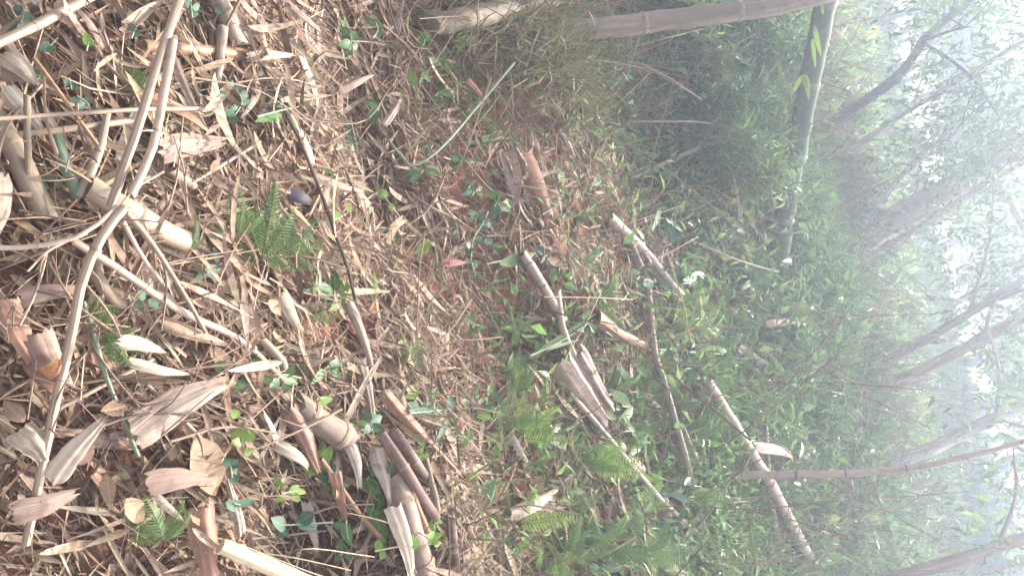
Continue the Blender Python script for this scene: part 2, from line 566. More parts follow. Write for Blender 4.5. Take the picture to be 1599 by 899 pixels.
M['crown'] = organic('tree_leaves', [(.08, .15, .055), (.12, .21, .07), (.17, .27, .09), (.11, .19, .09), (.25, .33, .11), (.14, .22, .11)], streak=(2, 3), streak_amt=.1, trans=.5, rough=.35, spec=.5, bump=0, jitter=.03)
M['bark'] = organic('bark', [(.38, .25, .19), (.44, .30, .235), (.50, .36, .29)], streak=(12, 2.5), streak_amt=.45, rough=.85, spots=.5, spot_col=(.34, .29, .25), bump=.8)
M['bark_pale'] = organic('pale_bark', [(.54, .43, .39), (.60, .50, .46)], streak=(12, 2.5), streak_amt=.4, rough=.85, spots=.6, spot_col=(.52, .47, .43), bump=.8)
M['bark_dark'] = organic('dark_bark', [(.12, .11, .10), (.16, .145, .13)], streak=(12, 2.5), streak_amt=.4, rough=.85, bump=.8)


def soil_material():
    m = bpy.data.materials.new('red_soil')
    m.use_nodes = True
    nt = m.node_tree
    L = nt.links.new
    bs = nt.nodes['Principled BSDF']
    bs.inputs['Roughness'].default_value = .95
    bs.inputs['Specular IOR Level'].default_value = .1
    tc = nt.nodes.new('ShaderNodeTexCoord')
    n1 = nt.nodes.new('ShaderNodeTexNoise')
    n1.inputs['Scale'].default_value = 3.2
    n1.inputs['Detail'].default_value = 6
    n2 = nt.nodes.new('ShaderNodeTexNoise')
    n2.inputs['Scale'].default_value = 60
    n2.inputs['Detail'].default_value = 8
    L(tc.outputs['Object'], n1.inputs['Vector'])
    L(tc.outputs['Object'], n2.inputs['Vector'])
    rp = ramp(nt, [(.08, .045, .035), (.19, .085, .058), (.26, .115, .08), (.34, .165, .115)])
    L(math_node(nt, 'ADD', math_node(nt, 'MULTIPLY', n1.outputs['Fac'], .6), math_node(nt, 'MULTIPLY', n2.outputs['Fac'], .5)), rp.inputs['Fac'])
    L(rp.outputs[0], bs.inputs['Base Color'])
    bp = nt.nodes.new('ShaderNodeBump')
    bp.inputs['Strength'].default_value = 1
    bp.inputs['Distance'].default_value = .015
    L(n2.outputs['Fac'], bp.inputs['Height'])
    L(bp.outputs[0], bs.inputs['Normal'])
    return m


M['soil'] = soil_material()

# ------------------------------------------------------------------ ground
gx = np.concatenate([np.linspace(-70, -7, 26)[:-1], np.linspace(-7, 7, 240), np.linspace(7, 70, 26)[1:]])
gy = np.concatenate([np.linspace(-14, -1, 10)[:-1], np.linspace(-1, 13, 240), np.linspace(13, 100, 40)[1:]])
GX, GY = np.meshgrid(gx, gy, indexing='ij')
GZ = height(GX, GY)
rough_n = rng.normal(size=GX.shape) * .006 * (np.abs(GX) < 7) * (GY < 12)
mb = MB()
ni, nj = GX.shape
ii, jj = np.meshgrid(np.arange(ni - 1), np.arange(nj - 1), indexing='ij')
kk = (ii * nj + jj).ravel()
mb.add(np.stack([GX, GY, GZ + rough_n], -1), np.stack([kk, kk + nj, kk + nj + 1, kk + 1], -1))
tag(mb.build('ground', M['soil']), kind='structure')
GROUND_LOW = float(GZ.min())
GROUND_HIGH = float(GZ.max())

# ------------------------------------------------------------------ labels
LANDMARKS = [(1250, 230, 'the standing green bamboo'), (1040, 35, 'the big fallen bamboo at the top'), (735, 300, 'the bare red soil patch'), (330, 82, 'the cut brown bamboo'),
             (250, 140, 'the two crossing poles'), (115, 500, 'the long pale pole at the left'), (220, 335, 'the thick tan culm piece'), (100, 260, 'the short green culm'),
             (415, 365, 'the big fern clump'), (20, 225, 'the fat grey culm'), (505, 662, 'the stubby grey log'), (640, 745, 'the dark mottled sticks'), (645, 830, 'the thick pinkish culm'),
             (430, 880, 'the pale split slat'), (280, 640, 'the large pink sheath'), (335, 735, 'the big brown leaf'), (920, 620, 'the split pinkish culm'), (970, 520, 'the open brown tube'),
             (1010, 395, 'the short tan pole'), (1085, 760, 'the long grey pole'), (1190, 745, 'the leaning tan pole'), (1350, 738, 'the long bent bamboo'), (830, 285, 'the pair of curled sheaths'),
             (470, 303, 'the dark withered leaf'), (740, 30, 'the mossy log'), (725, 180, 'the pale green bent stem'), (545, 400, 'the long dark stalk'), (745, 390, 'the round-leaved creeper'),
             (225, 540, 'the cream leaf'), (1035, 865, 'the tapered stub at the bottom'), (1100, 490, 'the upright bright ferns'), (200, 525, 'the dark fern by the cream leaf'),
             (380, 160, 'the bluish creeper'), (440, 825, 'the ivy leaves'), (1480, 540, 'the two brown trunks'), (1470, 310, 'the big pale trunk'), (1350, 150, 'the dark leaning trunk'),
             (1000, 850, 'the bottom edge'), (80, 800, 'the lower left corner'), (60, 40, 'the upper left corner'), (560, 60, 'the small plants at the top'), (1540, 700, 'the lower right trunk')]
USED = {}


def placed(base, px, py, group=None):
    """a label that singles a thing out by what it lies beside"""
    c = sorted(LANDMARKS, key=lambda l: (l[0] - px) ** 2 + (l[1] - py) ** 2)
    for k, pre in ((0, ''), (1, ''), (0, 'close '), (2, ''), (3, ''), (4, ''), (5, ''), (6, '')):
        lx, ly, nm = c[k]
        dx, dy = px - lx, py - ly
        if abs(dx) < 22 and abs(dy) < 22:
            rel = 'beside'
        elif abs(dx) > 2.2 * abs(dy):
            rel = 'left of' if dx < 0 else 'right of'
        elif abs(dy) > 2.2 * abs(dx):
            rel = 'above' if dy < 0 else 'below'
        else:
            rel = ('above and ' if dy < 0 else 'below and ') + ('left of' if dx < 0 else 'right of')
        if pre and math.hypot(dx, dy) > 70:
            continue
        s = f"{base} {pre}{rel} {nm}"
        if len(s.split()) <= 16 and s not in USED:
            break
    else:
        for j in range(1, 12):
            s = f"{base} between {c[0][2]} and {c[j][2]}"
            if len(s.split()) <= 16 and s not in USED:
                break
        else:
            s = f"{base} {rel} {nm}"
    USED[s] = USED.get(s, 0) + 1
    return s


# ------------------------------------------------------------------ bamboo culms, poles, sticks
def path3(pts, default_lift=.03):
    """pts: (px, py[, lift]) photo places -> points above the ground"""
    return np.array([gpt(p[0], p[1], p[2] if len(p) > 2 else default_lift) for p in pts])


def culm(name, P, r0, r1, mat, label, cat='bamboo pole', group=None, spacing=.22, nodes=True, node_mat='node', stubs=0, ends=(2, 2), seg=12, n=None, squash=1.0, wob=.02, first=.4):
    P = np.asarray(P, float)
    Ltot = np.linalg.norm(np.diff(P, axis=0), axis=1).sum()
    n = n or max(6, min(60, int(Ltot / .05)))
    Q = smooth_path(P, n)
    rad = np.linspace(r0, r1, n)
    s = np.concatenate([[0], np.cumsum(np.linalg.norm(np.diff(Q, axis=0), axis=1))])
    # slight swelling towards each node and crookedness
    if nodes:
        ph = (s / spacing - first) % 1.0
        rad = rad * (1 + .05 * np.exp(-(np.minimum(ph, 1 - ph) / .08) ** 2))
    rad = rad * (1 + wob * rng.normal(size=n))
    Q = Q + rng.normal(size=Q.shape) * np.mean([r0, r1]) * .05
    mb = MB()
    tube(mb, Q, rad, seg, rng.random(), ends, squash)
    # ends break off unevenly
    allv = np.concatenate(mb.V)
    for e, tdir in ((Q[0], Q[0] - Q[1]), (Q[-1], Q[-1] - Q[-2])):
        near = np.linalg.norm(allv - e, axis=1) < rad.max() * 1.3
        jag = np.sin((allv - e) @ rand_unit(1)[0] / rad.max() * 2.6) + .5 * np.sin((allv - e) @ rand_unit(1)[0] / rad.max() * 6)
        allv[near] += norm(tdir) * (jag[near] * rad.max() * .35)[:, None]
    mb.V = [allv]
    o = mb.build(name, mat, Q[0])
    tag(o, label, cat, group)
    T, N, B = frames(Q)
    if nodes:
        x = spacing * first
        while x < s[-1] - .3 * spacing:
            i = int(np.searchsorted(s, x))
            i = min(max(i, 1), n - 1)
            u = (x - s[i - 1]) / max(s[i] - s[i - 1], 1e-6)
            c = Q[i - 1] * (1 - u) + Q[i] * u
            r = rad[i]
            nb = MB()
            t = T[i]
            pp = np.array([c - t * r * .28, c - t * r * .12, c, c + t * r * .14, c + t * r * .3])
            tube(nb, pp, np.array([1.005, 1.05, 1.085, 1.045, 1.003]) * r, seg, rng.random(), (0, 0), squash)
            nb.build('node', M[node_mat], Q[0], o)
            if stubs and rng.random() < stubs:
                a = rng.uniform(0, 6.28)
                d = norm(math.cos(a) * N[i] + math.sin(a) * B[i] + .5 * t)
                if d @ norm(c) > .3:
                    d = d - 1.6 * norm(c) * (d @ norm(c))
                sb = MB()
                ln = rng.uniform(2.5, 7) * r
                pt = np.array([c + d * r * .7, c + d * (r + ln * .5), c + d * (r + ln) + np.array([0, 0, rng.uniform(-.2, .3) * ln])])
                tube(sb, pt, [r * .3, r * .24, r * .16], 6, rng.random())
                sb.build('branch_stub', mat, Q[0], o)
            x += spacing * rng.uniform(.9, 1.1)
    return o


def pole(pts, rpx, mat, label, rpx2=None, lift=.03, name='bamboo_pole', **kw):
    P = path3([(q[0], q[1], (q[2] if len(q) > 2 else lift) + (.05 if q[0] > 800 else 0)) for q in pts], lift)
    a, b = px_m(P[0]) * .84, px_m(P[-1]) * .84
    return culm(name, P, rpx * a, (rpx2 or rpx) * b, M[mat], label, **kw)


G_ST = 'dry bamboo poles and sticks lying on the slope'
# upper left
pole([(283, -6, .16), (247, 97, .2), (213, 207, .2), (172, 320, .14)], 8, 'culm', 'upper of the two crossing pale poles leaning side by side, upper left', lift=.1, group=G_ST, stubs=.3)
pole([(270, 63, .22), (257, 140, .21), (238, 230, .2), (205, 305, .19)], 8, 'culm', 'lower knobbly pole of the two crossing side by side, upper left', group=G_ST, stubs=.6, spacing=.15)
pole([(196, 322, .2), (163, 362, .18), (130, 433, .15), (110, 530, .12), (85, 633, .09), (62, 745, .05), (40, 850, .03)], 9.5, 'culm', 'long pale pole running down the left side below the forked joint', rpx2=8, group=G_ST, stubs=.5)
pole([(-14, 72, .1), (60, 38, .1), (140, -4, .08), (190, -30, .06)], 9, 'culm', 'pale pole crossing the upper left corner', group=G_ST, stubs=.3)
pole([(222, 72, .03), (300, 78, .05), (427, 90, .05)], 12, 'culm_brown', 'thick brown cut bamboo lying level near the top left', name='cut_bamboo', group=G_ST, spacing=.4, first=.3)
pole([(330, 42, .04), (334, 135, .03)], 6, 'sheath', 'slim pinkish culm stub below the cut brown bamboo', group=G_ST, nodes=False)
pole([(347, 45, .07), (340, 136, .05)], 11, 'sheath', 'club-shaped pinkish culm stub crossing behind the cut brown bamboo', rpx2=6, group=G_ST, nodes=False)
pole([(335, -12, .04), (352, 25, .05), (374, 72, .03)], 17, 'sheath', 'sheathed culm end poking in at the top edge', group=G_ST, nodes=True, spacing=.12)
pole([(-15, 175, .03), (18, 225, .05), (40, 272, .04), (75, 342, .02)], 21, 'culm_grey', 'fat grey brown culm at the left edge', group=G_ST, spacing=.16)
pole([(42, 148, .14), (43, 210, .1), (44, 278, .05)], 6, 'culm_grey', 'upright thin culm with buds standing by the fat grey culm', group=G_ST, spacing=.06, stubs=.8)
pole([(84, 205, .03), (100, 250, .05), (122, 308, .03)], 12, 'culm_green', 'short green culm among the dry litter at the left', group=G_ST, node_mat='node_green', spacing=.13)
pole([(168, 176, .06), (155, 235, .08), (126, 302, .04)], 6, 'culm', 'pale pole with a tapered top right of the short green culm', rpx2=10, group=G_ST, ends=(1, 2))
pole([(146, 296, .06), (210, 335, .07), (293, 380, .04)], 23, 'culm', 'thick tan culm piece under the forked joint', rpx2=20, group=G_ST, spacing=.22)
pole([(115, 376, .1), (200, 430, .1), (290, 490, .08), (376, 531, .05), (448, 600, .03)], 8, 'culm', 'straight diagonal tan pole running down right from the forked joint', rpx2=6, group=G_ST, stubs=.2)
pole([(196, 330, .19), (240, 383, .15), (285, 455, .12), (321, 519, .09)], 6, 'culm_grey', 'slender grey pole forking down right above the cream leaf', rpx2=4, group=G_ST, spacing=.12)
pole([(192, 345, .18), (222, 400, .13), (257, 446, .08)], 4.5, 'culm', 'short thin pole close under the slender grey pole', rpx2=3.5, group=G_ST, spacing=.1, stubs=.6)
pole([(-10, 387, .16), (60, 384, .17), (130, 366, .19), (182, 322, .19)], 5, 'culm', 'curved pale branch reaching left from the forked joint', rpx2=4, group=G_ST, spacing=.15, ends=(1, 1))
pole([(130, 472, .05), (150, 535, .06), (170, 600, .06), (216, 712, .04)], 5, 'culm_green', 'thin greyish green stem running down beside the dark fern', rpx2=4, group=G_ST, node_mat='node_green')
pole([(-10, 186, .13), (220, 171, .12), (352, 170, .05)], 4, 'culm', 'long thin stick crossing level behind the two crossing poles', group=G_ST, spacing=.3)
pole([(10, 212, .05), (120, 200, .06), (215, 187, .05)], 6, 'culm', 'level stick beneath the thin stick at the left', group=G_ST)
pole([(53, 92, .12), (80, 128, .13), (152, 226, .09)], 4, 'culm_brown', 'thin slanting stick above the short green culm', group=G_ST, stubs=.7, spacing=.1)
pole([(135, 55, .03), (175, 110, .06), (225, 145, .03)], 3.5, 'twig', 'thin slanting twig left of the fern lying sideways', group=G_ST, nodes=False)
pole([(88, 640, .03), (240, 560, .03)], 4, 'culm', 'straight thin stick above the large pink sheath', group=G_ST)
pole([(230, 600, .04), (310, 680, .05), (345, 720, .03)], 4, 'culm_grey', 'dull thin stick crossing under the large pink sheath', group=G_ST)
pole([(145, 385, .05), (155, 440, .06), (190, 475, .03)], 13, 'culm_grey', 'short grey culm below the thick tan culm piece', rpx2=10, group=G_ST, spacing=.12)
pole([(265, 265, .04), (300, 290, .03)], 10, 'culm_grey', 'short grey culm bit right of the two crossing poles', group=G_ST, nodes=False)
pole([(275, 300, .02), (360, 250, .04), (405, 222, .02)], 3.5, 'culm', 'thin tan stick above and left of the dark withered leaf', group=G_ST, nodes=False)
# long stalks across the middle
pole([(398, 80, .05), (440, 165, .09), (467, 217, .1), (500, 298, .11), (520, 355, .1), (543, 420, .1), (562, 500, .06), (592, 620, .02)], 3.2, 'twig_dark', 'long dark stalk running down through the middle of the litter', name='dry_stalk', cat='stalk', nodes=False, ends=(1, 1), seg=7)
pole([(803, 98, .32), (745, 167, .25), (690, 230, .15), (648, 258, .08), (628, 245, .07), (592, 200, .02)], 2.3, 'twig_green', 'pale green bent stem arching above the red soil', rpx2=2.2, name='green_stem', cat='stem', spacing=.14, node_mat='node_green', ends=(1, 1), seg=7)
pole([(603, -8, .1), (620, 50, .08), (648, 92, .05)], 1.6, 'twig_dark', 'thin dark stem hanging in at the top edge', name='green_stem', cat='stem', nodes=False, ends=(1, 1), seg=6)
pole([(541, 420, .1), (480, 400, .06), (430, 402, .03)], 2, 'twig_dark', 'dark side twig left of the long dark stalk', name='dry_twig', cat='twig', nodes=False, seg=6)
pole([(699, 262, .02), (672, 322, .06), (625, 360, .02)], 2.5, 'twig', 'forked brown twig left of the red soil patch', name='dry_twig', cat='twig', nodes=False, seg=6)
pole([(640, 300, .02), (672, 323, .06), (720, 345, .02)], 2.2, 'twig', 'brown twig crossing the forked twig left of the red soil', name='dry_twig', cat='twig', nodes=False, seg=6)
# centre right
pole([(950, 338, .05), (1000, 385, .08), (1065, 462, .04)], 10, 'culm', 'short tan pole lying among greens right of centre', rpx2=7, group=G_ST, spacing=.3)
pole([(980, 375, .03), (1000, 420, .05)], 9, 'sheath', 'pale broken strip under the short tan pole', group=G_ST, nodes=False)
pole([(928, 495, .06), (960, 517, .06), (1008, 542, .03)], 17, 'culm_brown', 'open brown bamboo tube with a wide cut mouth', rpx2=8, name='bamboo_tube', group=G_ST, spacing=.5, first=.85)
pole([(1012, 450, .04), (1022, 548, .12), (1037, 600, .12), (1067, 703, .12), (1090, 793, .1), (1115, 878, .04)], 6.5, 'culm_grey', 'long grey pole standing down the right of the ferns', rpx2=6, group=G_ST, spacing=.35, stubs=.3)
pole([(890, 612, .05), (953, 686, .12), (1033, 780, .12), (1112, 856, .06), (1140, 905, .03)], 4.5, 'culm', 'long thin tan pole crossing below the split pinkish culm', rpx2=5, group=G_ST, spacing=.3, stubs=.2)
pole([(1106, 594, .3), (1137, 646, .3), (1183, 722, .28), (1207, 763, .26), (1284, 908, .2)], 8, 'culm', 'leaning tan pole crossing in front of the long bent bamboo', rpx2=10, group=G_ST, spacing=.4, ends=(2, 2))
bb = gpt(1115, 742, .1)
db = np.linalg.norm(bb)
P = np.array([bb] + [at_dist(x, y, db + k) for x, y, k in ((1200, 741, 0), (1318, 739, .1), (1380, 734, .16), (1440, 727, .22), (1492, 716, .28), (1560, 700, .36), (1640, 676, .45))])
culm('bamboo_pole', P, 6.8 * px_m(P[0]), 3.6 * px_m(P[-1]), M['culm'], 'long bent bamboo with dark nodes reaching level to the right edge', group=G_ST, spacing=.27, stubs=1.0, seg=12, node_mat='node_dark', first=.5)
pole([(1006, 828, .1), (1030, 862, .1), (1070, 915, .06)], 9, 'culm', 'tapered tan stub poking in at the bottom edge', rpx2=17, group=G_ST, nodes=False, ends=(1, 2))
pole([(1193, 620, .15), (1197, 703, .14), (1203, 770, .14), (1226, 905, .1)], 5, 'culm', 'thin upright stick crossing behind the leaning tan pole', group=G_ST, stubs=.4)
pole([(1062, 660, .03), (1085, 710, .08), (1100, 745, .08), (1130, 790, .08), (1200, 899, .06)], 5, 'culm', 'thin slanting stick right of the long grey pole', group=G_ST, spacing=.3)
pole([(1030, 846, .05), (1070, 858, .08), (1116, 872, .05)], 5, 'culm', 'short stick joining the foot of the long grey pole', group=G_ST, nodes=False)
pole([(1150, 540, .04), (1180, 560, .08), (1222, 590, .03)], 9, 'culm_grey', 'short greyish pole in the greens right of the upright ferns', group=G_ST)
pole([(870, 455, .05), (880, 520, .07), (905, 575, .03)], 7, 'culm', 'pale stick above the split pinkish culm', group=G_ST, nodes=False)
pole([(815, 395, .06), (835, 425, .07), (880, 500, .04)], 9, 'sheath', 'pale broken culm strip in the middle of the litter', group=G_ST, spacing=.12)
pole([(960, 690, .04), (1000, 735, .02)], 12, 'culm', 'stubby tan culm end below the split pinkish culm', group=G_ST, nodes=False)
pole([(1180, 545, .05), (1235, 600, .05), (1300, 580, .03)], 3, 'twig', 'thin twig over the greens left of the brown trunks', group=G_ST, nodes=False, seg=6)
# lower middle
pole([(596, 678, .1), (640, 745, .11), (680, 808, .06)], 10.5, 'culm_dark', 'darkest mottled stick of the bundle below centre', name='mottled_stick', group='dark mottled sticks', spacing=.25)
pole([(613, 672, .08), (640, 710, .09), (665, 748, .05)], 11, 'culm_dark', 'shorter mottled stick lying upper right in the bundle', name='mottled_stick', group='dark mottled sticks', spacing=.25)
pole([(635, 750, .09), (652, 790, .1), (668, 830, .06)], 6, 'culm_brown', 'slim rusty stick beneath the mottled bundle', name='mottled_stick', group='dark mottled sticks', nodes=False)
pole([(664, 715, .06), (676, 760, .08), (684, 800, .06)], 6, 'culm_grey', 'grey brown stick right of the mottled bundle', name='mottled_stick', group='dark mottled sticks', nodes=False)
pole([(704, 808, .06), (708, 850, .07), (713, 910, .05)], 9, 'culm_dark', 'dark upright stick right of the thick pinkish culm', name='mottled_stick', group='dark mottled sticks', nodes=True)
pole([(612, 735, .05), (635, 810, .08), (668, 920, .05)], 22, 'sheath', 'thick pinkish culm in its sheath near the bottom', rpx2=26, group=G_ST, spacing=.2)
pole([(464, 632, .04), (505, 662, .06), (546, 690, .03)], 22, 'culm_moss', 'stubby grey log with a broken end lying in the litter', rpx2=26, name='log', cat='log', group=G_ST, spacing=.11, ends=(1, 1))
pole([(690, 742, .05), (740, 800, .06), (770, 850, .04)], 9, 'culm', 'pale stick right of the dark mottled bundle', group=G_ST, spacing=.2)
pole([(500, 715, .05), (560, 800, .07), (600, 845, .04)], 5, 'culm_brown', 'brown stick left of the thick pinkish culm', group=G_ST, nodes=False)
pole([(410, 530, .05), (438, 560, .06), (445, 580, .04)], 8, 'culm', 'short stick where the diagonal pole ends', group=G_ST, nodes=False)
# top
P = np.array([at_dist(812, 72, 3.7), at_dist(890, 50, 3.75), at_dist(1000, 37, 3.85), at_dist(1100, 24, 3.95), at_dist(1215, 8, 4.1), at_dist(1330, -20, 4.3)])
culm('fallen_bamboo', P, .05, .042, M['culm_moss'], 'big fallen bamboo lying level along the top edge', 'bamboo pole', G_ST, spacing=.46, seg=16, ends=(1, 1), stubs=.3, first=.25)
pole([(668, 38, .05), (740, 26, .1), (830, 4, .1), (900, -10, .1)], 20, 'culm_moss', 'mossy brown log at the top edge in the shade', name='mossy_log', cat='log', group=G_ST, spacing=.5, ends=(1, 1))
pole([(985, 278, .1), (1060, 245, .22), (1130, 212, .3), (1200, 170, .35), (1300, 128, .3)], 4, 'culm_grey', 'grey branch slanting up behind the standing green bamboo', rpx2=3.5, name='dry_branch', cat='branch', spacing=.5)
pole([(980, 190, .3), (1080, 190, .4), (1140, 193, .45), (1178, 150, .5), (1196, 90, .5), (1204, 20, .5)], 2, 'twig', 'curved pale twig hanging left of the standing green bamboo', name='dry_twig', cat='twig', nodes=False, seg=6, ends=(1, 1))
for k, pts in enumerate([[(1236, 434), (1300, 434)], [(1322, 437), (1420, 466)], [(1235, 436), (1290, 465), (1385, 490)], [(1335, 491), (1400, 494), (1450, 487)], [(1090, 380), (1150, 405), (1215, 425)],
                         [(1255, 520), (1290, 530), (1255, 560)], [(1245, 600), (1285, 660), (1275, 720)], [(1330, 730), (1360, 660), (1365, 620)]]):
    pole([(a, b, .45) for a, b in pts], 1.8, 'twig', placed('thin pale bare twig', *pts[len(pts) // 2][:2]), name='dry_twig', cat='twig', group='bare twigs over the greens', nodes=False, seg=5, ends=(1, 1))


# the standing green bamboo and its sprouts of leaves
b0 = gpt(1207, 462, .02)
d0 = np.linalg.norm(b0)
D0 = min(d0, 5.6)
P = np.array([at_dist(1207, 462, D0), at_dist(1226, 330, D0 - .12), at_dist(1252, 190, D0 - .3), at_dist(1290, 0, D0 - .5), at_dist(1330, -190, D0 - .7)])
P[0] = b0 if d0 < 6.0 else P[0]
stand = culm('standing_bamboo', P, 16 * px_m(P[1]), 16 * px_m(P[3]), M['culm_olive'], 'tall green bamboo culm leaning across the upper right', 'bamboo', None, spacing=.42, node_mat='node_green', seg=20, ends=(1, 2), first=.3)
for (x0, y0, x1, y1, wd) in [(1272, 40, 1282, 92, 8), (1283, -5, 1285, 25, 7), (1258, 118, 1266, 158, 9), (1270, 62, 1273, 108, 7), (1256, 118, 1236, 148, 8), (1255, 120, 1265, 146, 8), (1216, 95, 1222, 128, 7), (1216, 96, 1209, 112, 6)]:
    a, b = at_dist(x0, y0, D0 - .55), at_dist(x1, y1, D0 - .6)
    m2 = MB()
    leaves(m2, a, b - a, -norm(a) + .3 * rand_unit(1)[0], np.linalg.norm(b - a), wd * px_m(a), T_BAMBOO, .3, .2, rng.random())
    m2.build('leaf', M['leaf_bright'], P[0], stand)


# ------------------------------------------------------------------ sheaths, slats, named dead leaves
def sheath_mb(L, W, arc, bend, tip=.25, base=.8, rows=13, cols=9, crinkle=.03, seed=0):
    """a curled culm sheath lying along +X: ragged ends, torn edges, an uneven curl, a real thickness at the rim"""
    rg = np.random.default_rng(seed)
    t = np.linspace(0, 1, rows)
    wp = np.interp(t, [0, .12, .5, .85, 1], [base, 1, .86, .5, tip]) * W
    a = np.linspace(-.5, .5, cols)
    V = np.zeros((rows, cols, 3))
    rag0, rag1 = rg.normal(size=cols) * .03 * L, rg.normal(size=cols) * .05 * L
    el, er = np.cumsum(rg.normal(size=rows)) * .035, np.cumsum(rg.normal(size=rows)) * .035
    tw = rg.normal() * .35
    lon = rg.normal(size=cols) * crinkle * W * 1.2                 # ribs that run the whole length
    for i in range(rows):
        ar = arc * (1 + .35 * (t[i] - .4) * rg.uniform(.6, 1.4))
        r = wp[i] / max(ar, .05)
        aa = a * (1 + np.where(a < 0, el[i], er[i]))
        th = aa * ar + tw * t[i]
        V[i, :, 0] = t[i] * L + rag0 * (1 - t[i]) ** 4 + rag1 * t[i] ** 4
        V[i, :, 1] = r * np.sin(th) + .03 * L * math.sin(t[i] * 3 + seed)
        V[i, :, 2] = r * (np.cos(th) - 1) + bend * L * (4 * t[i] * (1 - t[i])) + lon + rg.normal(size=cols) * crinkle * W * .35
    UV = np.stack(np.meshgrid(t, a + .5, indexing='ij')[::-1], -1)
    i, j = np.meshgrid(np.arange(rows - 1), np.arange(cols - 1), indexing='ij')
    k = (i * cols + j).ravel()
    Q = np.stack([k, k + cols, k + cols + 1, k + 1], -1)
    mb = MB()
    mb.add(V, Q, None, UV)
    return mb, V


def orient(P0, P1, up):
    d = norm(P1 - P0)
    y = norm(np.cross(up, d))
    z = np.cross(d, y)
    return Matrix(((d[0], y[0], z[0], P0[0]), (d[1], y[1], z[1], P0[1]), (d[2], y[2], z[2], P0[2]), (0, 0, 0, 1)))


def sheath(p0, p1, wpx, mat, label, arc=2.2, bend=.03, tip=.25, lift=(.04, .04), base=.8, flip=False, name='bamboo_sheath', cat='sheath', group='fallen bamboo sheaths', turn=0.):
    up_ = .05 if p0[0] > 560 else .02
    A, B = gpt(*p0, lift[0] + up_), gpt(*p1, lift[1] + up_)
    L = np.linalg.norm(B - A)
    mb, _ = sheath_mb(L, wpx * px_m(A), arc, bend, tip, base, seed=int(p0[0] * 7 + p0[1]))
    o = bpy.data.objects.new(name, mb.mesh(name, M[mat]))
    COL.objects.link(o)
    up = norm(-norm(A) * .8 + NRM * .5)
    if flip:
        up = -up
    if turn:
        d = norm(B - A)
        up = up * math.cos(turn) + np.cross(d, up) * math.sin(turn)
    o.matrix_world = orient(A, B, up)
    tag(o, label, cat, group)
    return o


sheath((212, 678), (356, 598), 60, 'sheath', 'large pink sheath lying open above the big brown leaf', 1.0, .02, .35, (.06, .1), base=1)
sheath((786, 232), (806, 322), 34, 'sheath', 'left one of the pair of curled sheaths by the soil', 1.3, .03, .3, flip=True)
sheath((818, 236), (856, 338), 42, 'sheath_red', 'right one of the pair of curled sheaths by the soil', 2.0, .03, .7)
sheath((884, 558), (950, 668), 66, 'sheath', 'split pinkish culm half lying open in the ferns', 2.4, .02, .85, (.13, .11), base=.9)
sheath((908, 552), (962, 640), 38, 'sheath', 'upper half of the split pinkish culm', 2.4, .03, .8, (.15, .13))
sheath((604, 608), (712, 738), 26, 'sheath_red', 'long reddish sheath lying right of the dark mottled sticks', 2.0, .03, .4, (.05, .06))
sheath((450, 640), (500, 735), 42, 'sheath_red', 'dull brown folded sheath under the stubby grey log', 1.7, .05, .3)
sheath((615, 790), (640, 912), 30, 'cream', 'cream bleached strip beside the thick pinkish culm', .8, .02, .9, (.09, .09), base=1)
sheath((590, 700), (606, 790), 30, 'sheath', 'pinkish sheath strip left of the dark mottled sticks', 1.5, .02, .3)
sheath((560, 560), (582, 650), 26, 'sheath', 'narrow tan sheath below the long dark stalk', 2.0, .03, .5)
sheath((545, 470), (585, 590), 22, 'sheath', 'slim folded sheath along the long dark stalk', 2.4, .02, .5, (.06, .05))
sheath((440, 460), (475, 520), 24, 'cream', 'bleached upright sheath below the big fern clump', 1.4, .02, .5, (.06, .03))
sheath((60, 520), (105, 605), 50, 'sheath', 'wide pinkish grey sheath by the long pale pole', 1.2, .05, .5, (.06, .05), base=1)
sheath((8, 470), (48, 570), 52, 'sheath_red', 'wide rusty brown sheath at the left edge', 1.4, .06, .4, (.05, .05), base=1)
sheath((50, 560), (95, 625), 36, 'sheath_red', 'rusty curled sheath under the long pale pole', 2.0, .05, .3, (.04, .05))
sheath((32, 468), (132, 450), 32, 'sheath', 'ribbed grey sheath crossing left of the long pale pole', 1.5, .05, .4, (.08, .09), base=1)
sheath((255, 500), (352, 540), 30, 'brown_leaf', 'brown ribbed sheath right of the cream leaf', 2.2, .08, .2, (.05, .04))
sheath((255, 240), (350, 222), 44, 'sheath', 'flat pinkish sheath right of the two crossing poles', .6, .02, .25, (.04, .04), base=.9)
sheath((0, 270), (-20, 380), 40, 'sheath', 'pale sheath cut by the left edge', 1.2, .05, .5)
sheath((5, 85), (55, 130), 40, 'cream', 'bleached frayed sheath in the upper left', 1.2, .08, .2, (.06, .08))
sheath((0, 115), (50, 125), 30, 'sheath', 'pale sheath end under the frayed sheath', 1.2, .08, .2, (.05, .06))
sheath((10, 135), (60, 200), 34, 'cream', 'pale bleached sheath left of the upright thin culm', 1.0, .06, .3, (.05, .05))
sheath((85, 750), (160, 660), 40, 'cream', 'pale wide sheath in the lower left litter', 1.2, .05, .3, (.05, .06))
sheath((30, 670), (70, 720), 46, 'culm_grey', 'grey crumpled sheath left of the long pale pole', 1.2, .08, .5, (.05, .06), base=1)
sheath((230, 760), (330, 745), 44, 'sheath', 'tan sheath left of the big brown leaf', 1.0, .05, .3, (.05, .05))
sheath((20, 800), (120, 770), 40, 'sheath', 'tan sheath in the lower left corner', 1.2, .05, .3, (.05, .05))
sheath((315, 790), (325, 905), 46, 'sheath_red', 'reddish wide sheath at the bottom left', .9, .03, .8, (.03, .03), base=1)
sheath((525, 735), (540, 812), 20, 'sheath_red', 'small rusty strip left of the thick pinkish culm', .8, .06, .6, (.06, .05), base=1)
sheath((430, 690), (480, 735), 24, 'cream', 'curled bleached strip below the stubby grey log', 1.4, .2, .5, (.05, .05))
